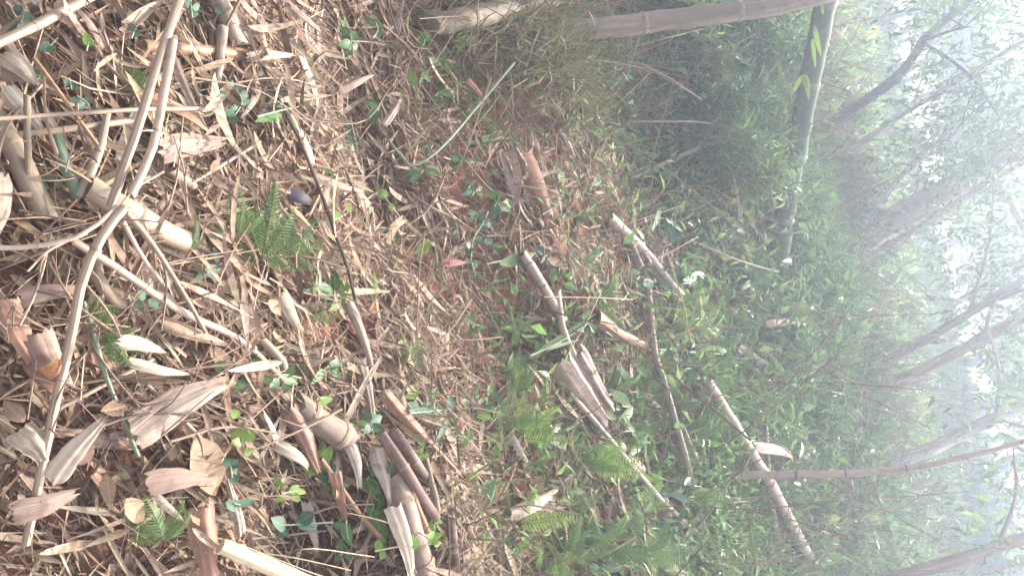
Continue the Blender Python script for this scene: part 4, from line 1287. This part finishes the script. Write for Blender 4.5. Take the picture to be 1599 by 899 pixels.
plant([(828, 555), (880, 530), (925, 500)], [(826, 560, 928, 492, 9), (850, 548, 918, 488, 7), (840, 548, 905, 530, 7)], 'leaf_green', 'long grass-like leaves crossing above the split culm', lift=.14, tmpl=T_BAMBOO)
plant([(470, 590), (440, 585), (430, 600)], [(448, 590, 460, 568, 14), (440, 590, 470, 598, 16), (436, 592, 420, 606, 15), (440, 600, 455, 612, 13), (425, 596, 412, 586, 12)], 'leaf_green', 'bright green seedling above the stubby grey log', lift=.09)
plant([(380, 700), (378, 680), (385, 655)], [(380, 690, 366, 662, 26), (380, 688, 396, 668, 26), (378, 694, 362, 688, 18), (384, 700, 396, 712, 18), (372, 650, 360, 640, 16)], 'leaf_bright', 'pale green seedling with lobed leaves right of the big brown leaf', lift=.08)
plant([(362, 745), (360, 725)], [(360, 728, 350, 714, 17), (361, 726, 372, 716, 17), (362, 736, 372, 742, 18), (362, 740, 368, 754, 15)], 'leaf_blue', 'bluish creeper beside the big brown leaf', lift=.08)
plant([(380, 790), (365, 785)], [(352, 784, 385, 796, 20), (370, 788, 400, 780, 14)], 'leaf_blue', 'dark bluish leaves below the big brown leaf', lift=.07)
plant([(520, 815), (470, 818), (430, 820)], [(446, 824, 424, 808, 24), (446, 822, 432, 838, 26), (470, 815, 490, 798, 24), (470, 820, 478, 806, 20), (462, 816, 500, 822, 18)], 'leaf_blue', 'dull green ivy leaves left of the thick pinkish culm', lift=.1)
plant([(540, 812), (545, 850)], [(536, 815, 548, 852, 18), (534, 820, 520, 818, 14)], 'leaf_green', 'drooping leaf left of the thick pinkish culm', lift=.1)
plant([(585, 860), (630, 852), (690, 848)], [(636, 850, 646, 834, 18), (640, 852, 655, 842, 18), (640, 852, 650, 860, 12), (676, 850, 680, 838, 14), (678, 850, 692, 848, 10), (596, 858, 585, 845, 14), (600, 860, 594, 874, 12)], 'leaf_bright', 'bright creeper crossing the thick pinkish culm', lift=.14, smat='twig')
plant([(580, 665), (575, 650)], [(578, 660, 566, 636, 14), (580, 658, 598, 650, 18), (580, 662, 598, 672, 14), (578, 664, 570, 676, 14)], 'leaf_blue', 'three-fingered pale leaf right of the stubby grey log', lift=.1)
plant([(640, 645), (690, 640)], [(638, 640, 710, 648, 14), (700, 620, 712, 646, 14), (770, 608, 794, 648, 10), (700, 655, 680, 690, 12)], 'leaf_blue', 'long bluish leaves right of the long reddish sheath', lift=.1, tmpl=T_BAMBOO)
plant([(860, 700), (850, 690)], [(848, 705, 868, 720, 24), (835, 720, 850, 738, 22), (860, 690, 880, 684, 16)], 'leaf_green', 'dark broad leaves below the ferns left of the split culm', lift=.08)
plant([(895, 899), (870, 860)], [(893, 902, 856, 844, 12), (880, 870, 902, 850, 9)], 'leaf_bright', 'grass-like bright leaf at the bottom edge', lift=.1, tmpl=T_BAMBOO)
plant([(960, 880), (990, 885)], [(940, 880, 975, 890, 20), (970, 870, 1008, 880, 20), (985, 895, 1010, 905, 20), (920, 880, 945, 900, 16)], 'leaf_blue', 'dark glossy leaves at the bottom edge', lift=.1)
plant([(165, 460), (220, 470)], [(215, 465, 232, 455, 18), (232, 468, 250, 480, 16), (205, 470, 230, 486, 18), (320, 425, 345, 420, 22), (310, 425, 320, 436, 22), (340, 412, 335, 385, 10)], 'leaf_blue', 'bluish leaves along the straight diagonal tan pole', lift=.05)
plant([(55, 290), (70, 280)], [(60, 285, 74, 272, 14), (62, 288, 76, 296, 14), (78, 280, 92, 272, 14), (84, 290, 98, 284, 12)], 'leaf_blue', 'bluish leaves at the foot of the short green culm', lift=.04)
plant([(345, 570), (370, 590), (355, 610)], [(350, 575, 335, 565, 22), (360, 585, 380, 575, 20), (365, 595, 385, 605, 18), (350, 600, 330, 610, 20), (395, 560, 410, 572, 16)], 'leaf_green', 'low green seedling above the large pink sheath', lift=.05)
plant([(440, 770), (465, 765)], [(440, 765, 430, 745, 12), (450, 768, 470, 758, 14), (455, 772, 472, 784, 14), (445, 775, 430, 782, 12), (460, 764, 480, 770, 10)], 'leaf_bright', 'yellow green seedling left of the small rusty strip', lift=.08)
plant([(1095, 355), (1112, 385)], [(1105, 365, 1098, 352, 12), (1110, 375, 1122, 370, 12), (1112, 382, 1116, 398, 11), (1106, 378, 1094, 386, 12)], 'leaf_blue', 'grey green broad leaves in the thicket below the grey branch', lift=.25)
plant([(1265, 690), (1300, 680), (1350, 650)], [(1290, 690, 1315, 668, 26), (1318, 690, 1340, 672, 26), (1345, 690, 1365, 700, 22), (1355, 660, 1372, 690, 26), (1385, 690, 1402, 672, 20), (1255, 670, 1232, 660, 20), (1352, 700, 1358, 712, 14)], 'leaf_blue', 'broad grey green leaves above the long bent bamboo', lift=.3)
plant([(1255, 500), (1260, 470)], [(1258, 472, 1262, 448, 20), (1255, 466, 1272, 480, 16), (1250, 470, 1244, 452, 16)], 'leaf_green', 'broad green leaf at the foot of the standing bamboo', lift=.3)
plant([(1330, 495), (1328, 482)], [(1326, 480, 1332, 500, 10), (1330, 500, 1322, 516, 9)], 'leaf_blue', 'pale hanging leaf over the thicket', lift=.3)
plant([(1150, 290), (1155, 340)], [(1150, 300, 1160, 296, 8), (1152, 310, 1142, 318, 9), (1154, 322, 1164, 326, 8), (1150, 298, 1142, 290, 8), (1168, 335, 1182, 352, 8), (1162, 330, 1176, 336, 8)], 'leaf_yellow', 'small yellow leaves left of the standing bamboo', lift=.4)
plant([(1155, 765), (1160, 790)], [(1156, 770, 1150, 755, 14), (1158, 772, 1170, 760, 14), (1160, 780, 1172, 790, 12), (1158, 780, 1146, 786, 12)], 'leaf_bright', 'bright seedling above the thin slanting stick', lift=.15)
for i in range(130):
    x, y = rng.uniform(480, 1150), rng.uniform(20, 880)
    if clear_of(x, y) < .6:
        continue
    nl = rng.integers(3, 6)
    sz = rng.uniform(.035, .07) / px_m(gpt(x, y, .05))
    L_ = []
    for q in range(nl):
        a = rng.uniform(0, 6.28)
        L_.append((x + 2 * math.cos(a), y + 2 * math.sin(a), x + sz * math.cos(a), y + sz * math.sin(a), sz * rng.uniform(.35, .5)))
    mt = random.choice(['leaf_green', 'leaf_blue', 'leaf_green', 'leaf_bright'])
    plant([(x - 4, y + 6), (x, y)], L_, mt, placed({'leaf_green': 'green', 'leaf_blue': 'bluish', 'leaf_bright': 'bright'}[mt] + ' small seedling', x, y), lift=.05, tmpl=T_OVATE_S)


for i in range(70):
    x, y = rng.uniform(980, 1330), rng.uniform(20, 890)
    if clear_of(x, y) < .6:
        continue
    B_ = gpt(x, y, .1)
    sz = rng.uniform(.06, .13) / px_m(B_)
    L_ = []
    for q in range(rng.integers(4, 9)):
        a = rng.uniform(0, 6.28)
        ox, oy = rng.uniform(-.7, .7) * sz, rng.uniform(-.7, .7) * sz
        L_.append((x + ox, y + oy, x + ox + sz * math.cos(a), y + oy + sz * math.sin(a), sz * rng.uniform(.22, .5)))
    mt = random.choice(['leaf_green', 'leaf_blue', 'leaf_green', 'leaf_bright', 'fern'])
    plant([(x - sz * .9, y + sz * .3, .02), (x - sz * .4, y), (x, y)], L_, mt, placed({'leaf_green': 'green', 'leaf_blue': 'bluish', 'leaf_bright': 'bright', 'fern': 'deep green'}[mt] + ' leafy plant in the thicket', x, y),
          lift=rng.uniform(.1, .26), name='leafy_plant', group='leafy plants in the thicket', tmpl=random.choice([T_OVATE_S, T_BAMBOO]))


# ------------------------------------------------------------------ grass and undergrowth masses
def mass_scatter(n, xr, yr, dens):
    x = rng.uniform(*xr, n)
    y = rng.uniform(*yr, n)
    P = np.stack([x, y, height(x, y)], -1)
    px, py = proj(P)
    k = (rng.random(n) < dens(px, py, P)) & (P @ F_ > .4)
    return P[k], px[k], py[k]


def grass_density(px, py, P):
    g = np.exp(-(((px - 840) / 140) ** 2 + ((py - 110) / 90) ** 2)) * .8
    g = g + np.exp(-(((px - 760) / 140) ** 2 + ((py - 20) / 90) ** 2)) * .5
    g = g + .07 * (px > 600) * (px < 1000)
    return g * (px > -100) * (px < 1150) * (py > -300) * (py < 950)


P, px, py = mass_scatter(170000, (-3.5, 3.5), (1, 7), grass_density)
n = len(P)
mb = MB()
d = norm(NRM * .6 + rng.normal(size=(n, 3)) * .75)
leaves(mb, P + NRM * rng.uniform(0, .1, n)[:, None], d, norm(rng.normal(size=(n, 3))), rng.uniform(.05, .2, n), rng.uniform(.003, .009, n), T_STRIP[[0, 2, 3]] * np.array([1, 1]), rng.normal(size=n) * 1.0, .2, rng.random(n), cols=2)
tag(mb.build('grass', M['grass']), kind='stuff')
# tangle of bare stems in the shaded bank at the top
P, px, py = mass_scatter(9000, (-3.5, 3), (1, 7), grass_density)
mb = MB()
for p in P[:2600]:
    d1, d2 = rand_unit(2)
    L = rng.uniform(.15, .5)
    a = p + NRM * rng.uniform(.0, .1)
    tube(mb, smooth_path([a, a + (NRM * .5 + d1) * L * .4, a + (NRM * .2 + d1 + d2 * .5) * L], 6), rng.uniform(.0012, .0025), 4, rng.random(), (0, 0))
tag(mb.build('stem_tangle', M['twig']), kind='stuff')


def green_density(px, py, P):
    edge = np.interp(py, [-300, 0, 120, 250, 420, 600, 900, 1300], [900, 905, 920, 990, 1040, 1010, 980, 960])
    g = 1 / (1 + np.exp(-(px - edge) / 28))
    dist = np.linalg.norm(P, axis=1)
    g = g * np.clip(6.5 / dist, .12, 1) ** 1.6
    vis = (px > 700) & (py > -700) & (py < 1700)
    patch = .5 + .5 * np.sin(P[:, 0] * 2.3 + 1.7 * np.sin(P[:, 1] * 1.9 + 1)) * np.sin(P[:, 1] * 2.1 + 1.4 * np.sin(P[:, 0] * 1.6))
    g = g * np.clip(.25 + 1.5 * patch, 0, 1)
    g = g * (1 - .8 * np.exp(-(((px - 1175) / 75) ** 2 + ((py - 410) / 150) ** 2)))
    g = g * clear_of(px, py)
    return (g + .05 * (px > 600) + .15 * (px > 780) * (py > 430)) * vis


for nm_, num, xr_, yr_, kp in (('undergrowth', 190000, (-5.5, 5.5), (1.8, 8), 1.0), ('far_undergrowth', 220000, (-14, 14), (1.5, 24), 1.0)):
    P, px, py = mass_scatter(num, xr_, yr_, green_density)
    if nm_ == 'far_undergrowth':
        far = (P[:, 1] > 7.2) | (np.abs(P[:, 0]) > 5.2)
        P = P[far]
    n = len(P)
    dist = np.linalg.norm(P, axis=1)
    sc = np.clip(dist / 5.5, .7, 2.2)
    clump = .5 + .5 * np.sin(P[:, 0] * 3.1 + 1.3 * np.sin(P[:, 1] * 2.3)) * np.sin(P[:, 1] * 2.7 + P[:, 0])
    hgt = (.03 + .22 * clump) * rng.random(n) ** .7 * np.clip((dist - 2.5) / 2.5, .4, 1.2)
    pos = P + NRM * hgt[:, None] + rng.normal(size=(n, 3)) * .03
    d = norm(rng.normal(size=(n, 3)) + NRM * .5)
    nr = norm(np.array([0, 0, 1.]) + rng.normal(size=(n, 3)) * .6)
    mb = MB()
    wide = rng.random(n) < .25
    Lf = rng.uniform(.04, .13, n) * sc
    # tufts of one kind of herb share their green
    tone = .5 + .28 * np.sin(P[:, 0] * 2.1 + 2 * np.sin(P[:, 1] * 1.1)) + rng.normal(size=n) * .14
    diamonds(mb, pos, d, nr, Lf, np.where(wide, Lf * .5, Lf * .17), np.clip(tone, 0, .99))
    tag(mb.build(nm_, M['under']), kind='stuff')
    print(nm_, n)


# long blades of herbs and young bamboo standing out of it
P, px, py = mass_scatter(60000, (-6, 6), (1.8, 11), lambda a, b, c: green_density(a, b, c) * np.where(a < 1150, .28, .5))
n = len(P)
mb = MB()
d = norm(NRM * rng.uniform(.3, 1.2, n)[:, None] + rng.normal(size=(n, 3)) * .6)
Lb = rng.uniform(.06, .17, n) * np.clip(np.linalg.norm(P, axis=1) / 5, .7, 1.9)
leaves(mb, P + NRM * (rng.uniform(.0, .12, n) * np.clip(np.linalg.norm(P, axis=1) / 5, .5, 1.6))[:, None], d, norm(NRM + rng.normal(size=(n, 3)) * .6), Lb, Lb * rng.uniform(.05, .11, n), T_NARROW_S, rng.uniform(.2, 1.3, n), .2,
       np.clip(.55 + .3 * np.sin(P[:, 0] * 3 + P[:, 1] * 2) + rng.normal(size=n) * .12, 0, .99), cols=3)
tag(mb.build('undergrowth_blades', M['under']), kind='stuff')
print('blades', n)
# fine bare stalks in the thicket
mb = MB()
for p in P[::max(1, n // 3200)]:
    q1, q2 = rand_unit(2)
    L_ = rng.uniform(.2, .6)
    a_ = p + NRM * .02
    tube(mb, smooth_path([a_, a_ + (NRM + q1 * .6) * L_ * .5, a_ + (NRM * .8 + q1 + q2 * .4) * L_], 5), rng.uniform(.0015, .003), 4, rng.random(), (0, 0))
tag(mb.build('thicket_stalks', M['straw']), kind='stuff')

# shrubs one can tell apart in the thicket: stems and a loose crown of leaves
def shrub_meshes(seed, H=1.0, nl=1500, leafL=(.07, .13), narrow=.25, mat='under'):
    rg = np.random.default_rng(seed)
    st = MB()
    pos = []
    for i in range(6):
        a = rg.uniform(0, 6.28)
        top = np.array([math.cos(a) * rg.uniform(.1, .5), math.sin(a) * rg.uniform(.1, .5), rg.uniform(.55, 1.0)]) * H
        pth = smooth_path([np.zeros(3), top * np.array([.3, .3, .55]), top], 8)
        tube(st, pth, np.linspace(.012, .004, 8) * H, 5, rg.random())
        for j in range(nl // 6):
            c = pth[rg.integers(2, 8)] + rg.normal(size=3) * .14 * H
            pos.append(c)
    pos = np.array(pos)
    n = len(pos)
    d = norm(rg.normal(size=(n, 3)) + pos * np.array([1.2, 1.2, .2]))
    cr = MB()
    Lf = rg.uniform(*leafL, n)
    diamonds(cr, pos, d, norm(np.array([0, 0, 1.]) + .5 * rg.normal(size=(n, 3))), Lf, Lf * narrow * rg.uniform(.8, 1.6, n), rg.random(n) * .7)
    return st.mesh('stems', M['twig']), cr.mesh('foliage', M[mat])


SH = [shrub_meshes(20, 1, 700, (.09, .2), .2), shrub_meshes(21, 1, 500, (.08, .15), .5, 'leaf_green'), shrub_meshes(22, 1, 700, (.14, .3), .12, 'fern'), shrub_meshes(23, 1, 330, (.16, .26), .55, 'leaf_blue')]


def put_shrub(px, py, H, v, dist=None):
    H *= .8 if px < 1200 else .5
    B = gpt(px, py) if dist is None else at_dist(px, py, dist)
    if dist is not None:
        B[2] = height(B[0], B[1])
    root = empty('shrub', B)
    root.rotation_euler = (0, 0, rng.uniform(0, 6.28))
    root.scale = (H, H, H * rng.uniform(.85, 1.15))
    for nm, me in zip(('stems', 'foliage'), SH[v]):
        o = bpy.data.objects.new(nm, me)
        COL.objects.link(o)
        o.parent = root
    kind = ['narrow-leaved shrub', 'round-leaved shrub', 'bamboo-leaved shrub', 'broad-leaved shrub'][v]
    x, y = proj(B + np.array([0, 0, H * .5]))
    tag(root, placed(kind + ' in the thicket', float(x), float(y)), 'shrub', 'shrubs in the thicket')


for (x, y, H, v) in [(1010, 60, .5, 0), (1050, 110, .5, 2), (1080, 180, .5, 1), (1120, 60, .7, 0), (1090, 250, .45, 2), (1130, 300, .5, 0), (1150, 120, .6, 1), (1120, 200, .5, 2), (1300, 430, .5, 1),
                     (1300, 290, .8, 2), (1270, 480, .6, 0), (1200, 520, .4, 3), (1260, 600, .5, 0), (1320, 560, .6, 2), (1300, 650, .5, 3), (1240, 660, .4, 1), (1340, 760, .5, 2), (1380, 680, .6, 0),
                     (1400, 800, .6, 1), (1300, 860, .5, 0), (1440, 760, .7, 2), (1470, 860, .7, 0), (1420, 620, .7, 1), (1340, 400, .9, 0), (1380, 500, .8, 2), (1300, 350, .9, 1), (1010, 10, .5, 1), (1230, 40, .9, 0), (1080, -20, .6, 2), (1300, 190, .9, 0)]:
    put_shrub(x, y, H, v)

# ------------------------------------------------------------------ trees
def crown_mesh(seed, nodes, n, rad, leafL=(.09, .16), narrow=.36, mat='crown', name='crown'):
    rg = np.random.default_rng(seed)
    nodes = np.asarray(nodes)
    w_ = rg.random(len(nodes)) ** .7 + .15
    idx = rg.choice(len(nodes), n, p=w_ / w_.sum())
    # second-level clumps so that light and dark tufts and gaps show
    sub = nodes[:, None, :] + rg.normal(size=(len(nodes), 7, 3)) * rad * .65
    c = sub[idx, rg.integers(0, 7, n)] + rg.normal(size=(n, 3)) * rad * .26
    d = norm(rg.normal(size=(n, 3)) + np.array([0, 0, -.5]))
    mb = MB()
    Lf = rg.uniform(*leafL, n)
    tone = rg.random(len(nodes))
    diamonds(mb, c, d, norm(np.array([0, 0, 1.]) + .55 * rg.normal(size=(n, 3))), Lf, Lf * narrow * rg.uniform(.7, 1.3, n), (tone[idx] * .5 + rg.random(n) * .5))
    return mb.mesh(name, M[mat])


def limbs_and_nodes(seed, P, r, mat, n_limbs, Lr, start=.45):
    """limbs from a trunk path; returns limb meshes builder and the places the leaves hang on"""
    rg = np.random.default_rng(seed)
    out, nodes = [], []
    n = len(P)
    for i in range(n_limbs):
        u = start + (1 - start) * (i + rg.random()) / n_limbs
        k = min(int(u * (n - 1)), n - 2)
        a = rg.uniform(0, 6.28)
        d = np.array([math.cos(a), math.sin(a), rg.uniform(.15, .8)])
        L = rg.uniform(*Lr)
        q = smooth_path([P[k], P[k] + d * L * .5, P[k] + d * L + np.array([0, 0, -.12 * L])], 7)
        b = MB()
        rr = r[k] * rg.uniform(.3, .5)
        tube(b, q, np.linspace(rr, rr * .3, 7), 6, rg.random())
        for s in range(3):
            kk = rg.integers(2, 6)
            e = q[kk] + norm(rg.normal(size=3)) * L * .35
            tube(b, smooth_path([q[kk], (q[kk] + e) / 2 + rg.normal(size=3) * .03, e], 4), np.linspace(rr * .4, rr * .15, 4), 5, rg.random())
            nodes.append(e)
        out.append(b)
        nodes += [q[3], q[5], q[6]]
    return out, nodes


def view_tree(pts, mat, label, dist, r0, r1, crown_n, seed, limb=(.6, 1.4), n_limbs=7, start=.5, name='tree', ext=2.2, crad=.45):
    """a trunk through photo places at given distances, continued upwards out of the frame"""
    B = gpt(*pts[0])
    if np.linalg.norm(B) > dist + 1 or np.linalg.norm(B) < dist - 1:
        B = at_dist(*pts[0], dist)
    P = [B] + [at_dist(x, y, dist * (1 + .02 * i)) for i, (x, y) in enumerate(pts[1:], 1)]
    foot = B + (B - P[1]) / np.linalg.norm(B - P[1]) * .3
    z = height(B[0], B[1])
    if B[2] > z + .1:
        k = (B[2] - z + .15)
        dv = norm(B - P[1])
        dv = norm(dv + np.array([0, 0, -1.0]))
        foot = B + dv * k / max(-dv[2], .3)
    P = [foot] + P
    dv = norm(P[-1] - P[-2])
    up = P[-1] + norm(dv + np.array([0, 0, .35])) * ext
    P.append(up)
    Q = smooth_path(P, 22)
    rad = np.linspace(r0, r1, 22)
    rad[0] *= 1.35
    rad[1] *= 1.12
    root = empty(name, foot)
    b = MB()
    kn = np.random.default_rng(seed)
    tube(b, Q, rad * (1 + .07 * kn.normal(size=22)), 12, .2 + .1 * (seed % 5))
    b.build('trunk', M[mat], foot, root)
    lb, nodes = limbs_and_nodes(seed, Q, rad, mat, n_limbs, limb, start)
    for q in lb:
        q.build('limb', M[mat], foot, root)
    o = bpy.data.objects.new('crown', crown_mesh(seed, np.array(nodes) - foot, int(crown_n * .75), crad, (.06, .12)))
    COL.objects.link(o)
    o.parent = root
    return tag(root, label, 'tree', 'trees on the slope behind')


view_tree([(1170, 290), (1199, 262), (1316, 180), (1399, 123), (1439, 70), (1480, 30)], 'bark_dark', 'dark leaning tree trunk crossing the upper right', 8.0, .06, .035, 2600, 41, n_limbs=8, start=.8, ext=3)
view_tree([(1205, 310), (1242, 283), (1345, 223), (1415, 176)], 'bark', 'slim reddish tree below the dark leaning trunk', 8.6, .04, .022, 1800, 42, n_limbs=6, start=.8, ext=2.4)
view_tree([(1330, 398), (1350, 375), (1440, 320), (1540, 262), (1620, 215)], 'bark_pale', 'big pale mottled tree trunk at the right', 9.5, .17, .13, 2600, 43, (.8, 1.8), 7, .66, ext=3)
view_tree([(1312, 430), (1340, 412), (1475, 330), (1545, 285)], 'bark_pale', 'thin pale trunk just below the big pale trunk', 9.0, .045, .028, 2200, 44, (.5, 1.0), 5, .62, ext=2.5)
view_tree([(1280, 608), (1325, 585), (1412, 550), (1512, 490), (1610, 434)], 'bark', 'upper curving brown trunk of the pair at the right', 8.6, .052, .045, 2200, 45, n_limbs=7, start=.66, ext=3)
view_tree([(1400, 596), (1430, 583), (1500, 547), (1610, 491)], 'bark', 'lower straight brown trunk of the pair at the right', 9.0, .07, .058, 2200, 46, n_limbs=7, start=.66, ext=3)
view_tree([(1440, 706), (1475, 690), (1540, 660), (1620, 622)], 'bark_pale', 'pale brown trunk near the right edge above the long bent bamboo', 8.6, .07, .055, 2000, 47, n_limbs=7, start=.66, ext=3)
view_tree([(1352, 345), (1375, 315), (1410, 272), (1440, 240)], 'bark_pale', 'pale forked dead-looking sapling above the big pale trunk', 9.2, .04, .02, 700, 48, (.4, .8), 5, .3, ext=.6)
view_tree([(1500, 872), (1560, 852), (1620, 835)], 'bark', 'brown trunk in the lower right corner', 7.0, .05, .042, 1800, 49, n_limbs=6, start=.66, ext=3)


# further trees of a few kinds, standing behind
def tree_kind(seed, H, n_leaves, crad, mat, leafL, lean=.12, nl=9):
    rg = np.random.default_rng(seed)
    P = smooth_path([np.zeros(3), np.array([rg.uniform(-lean, lean) * H * .4, rg.uniform(-lean, lean) * H * .4, H * .5]), np.array([rg.uniform(-lean, lean) * H, rg.uniform(-lean, lean) * H, H * .93])], 16)
    rad = np.linspace(.018 * H, .005 * H, 16)
    b = MB()
    tube(b, P, rad, 9, .3)
    lb, nodes = limbs_and_nodes(seed, P, rad, mat, nl, (.12 * H, .28 * H), .35)
    l = MB()
    for q in lb:
        off = 0
        for V, UV, RN in zip(q.V, q.UV, q.RN):
            pass
        l.V += q.V
        l.UV += q.UV
        l.RN += q.RN
        l.Q += [a + l.n for a in q.Q]
        l.T += [a + l.n for a in q.T]
        l.n += q.n
    return [('trunk', b.mesh('trunk', M[mat])), ('limbs', l.mesh('limbs', M[mat])), ('crown', crown_mesh(seed, nodes + [P[-1]], n_leaves, crad, leafL))]


KINDS = [tree_kind(60, 7, 6000, .6, 'bark', (.12, .2)), tree_kind(61, 6, 5500, .5, 'bark_pale', (.1, .17)), tree_kind(62, 8, 6500, .65, 'bark_dark', (.12, .2)), tree_kind(63, 4.5, 5000, .45, 'bark', (.11, .18))]
# photo column, row of the tree's middle, distance, kind
TREES = [(1250, 60, 12, 0), (1180, -40, 11, 3), (1330, -30, 14, 2), (1480, 330, 15, 1), (1420, 420, 13, 3), (1560, 420, 14, 0), (1380, 260, 12, 3), (1520, 560, 14, 2), (1580, 620, 12, 1), (1440, 640, 13, 3), (1590, 720, 11, 0), (1500, 800, 12, 3),
         (1580, 880, 11, 1), (1310, 330, 13, 3), (1500, 180, 17, 2), (1590, 260, 18, 0), (1220, 210, 12, 3), (1400, 920, 10, 3), (1540, 980, 12, 2), (1240, -160, 13, 1), (1490, 460, 19, 0), (1420, 540, 20, 2), (1560, 330, 22, 2), (1560, 640, 19, 0), (1500, 700, 18, 2), (1590, 540, 17, 3), (1530, 470, 21, 1), (1450, 590, 16, 3), (1580, 780, 18, 0), (1470, 760, 15, 3), (1590, 440, 15, 3), (1380, 60, 22, 0), (1540, 140, 23, 3), (1280, 120, 14, 3), (1260, 20, 13, 3), (1600, 90, 14, 0), (1500, 10, 15, 1), (1430, -60, 13, 3), (1570, 180, 12, 3), (1560, -60, 17, 2), (1400, 130, 15, 1), (1510, 300, 17, 0), (1610, 330, 13, 1), (1590, 600, 13, 0)]
tl = ['leafy tree standing behind', 'pale-stemmed tree standing behind', 'tall dark-stemmed tree standing behind', 'low bushy tree standing behind']
for (x, y, dd, v) in TREES:
    dd *= 1.45
    C_ = at_dist(x, y, dd)
    z = height(C_[0], C_[1])
    root = empty('tree', (C_[0], C_[1], z - .1))
    H0 = [7, 6, 8, 4.5][v]
    need = np.clip((C_[2] - z) / .6, H0 * .55, H0 * 1.15)
    s = need / H0
    root.scale = (max(s, .8), max(s, .8), s)
    root.rotation_euler = (R(rng.uniform(-6, 6)), R(rng.uniform(-8, 4)), rng.uniform(0, 6.28))
    for nm, me in KINDS[v]:
        o = bpy.data.objects.new(nm, me)
        COL.objects.link(o)
        o.parent = root
        if nm == 'limbs':
            o['kind'] = 'stuff'
    tag(root, placed(tl[v], x, y), 'tree', 'trees on the slope behind')

# ------------------------------------------------------------------ volume box added to stand in for veiling lens glare
TOP = 8.2
mb = MB()
x0, x1, y0, y1, z0, z1 = -74, 74, -18, 104, GROUND_LOW - 1.0, TOP
V = [(x, y, z) for x in (x0, x1) for y in (y0, y1) for z in (z0, z1)]
mb.add(V, [(0, 1, 3, 2), (4, 6, 7, 5), (0, 4, 5, 1), (2, 3, 7, 6), (0, 2, 6, 4), (1, 5, 7, 3)])
hm = bpy.data.materials.new('glare_haze')
hm.use_nodes = True
nt = hm.node_tree
nt.nodes.clear()
o_ = nt.nodes.new('ShaderNodeOutputMaterial')
pv = nt.nodes.new('ShaderNodeVolumePrincipled')
pv.inputs['Color'].default_value = (.74, .83, 1.0, 1)
pv.inputs['Density'].default_value = GLARE_HAZE_DENSITY
pv.inputs['Anisotropy'].default_value = .62
nt.links.new(pv.outputs[0], o_.inputs['Volume'])
tag(mb.build('glare_haze', hm, smooth=False), kind='stuff')
print('ground', GROUND_LOW, GROUND_HIGH, 'objects', len(bpy.data.objects), 'tris', sum(sum(max(p.loop_total - 2, 0) for p in m.polygons) if len(m.polygons) < 2000 else len(m.loops) // 2 for m in bpy.data.meshes))
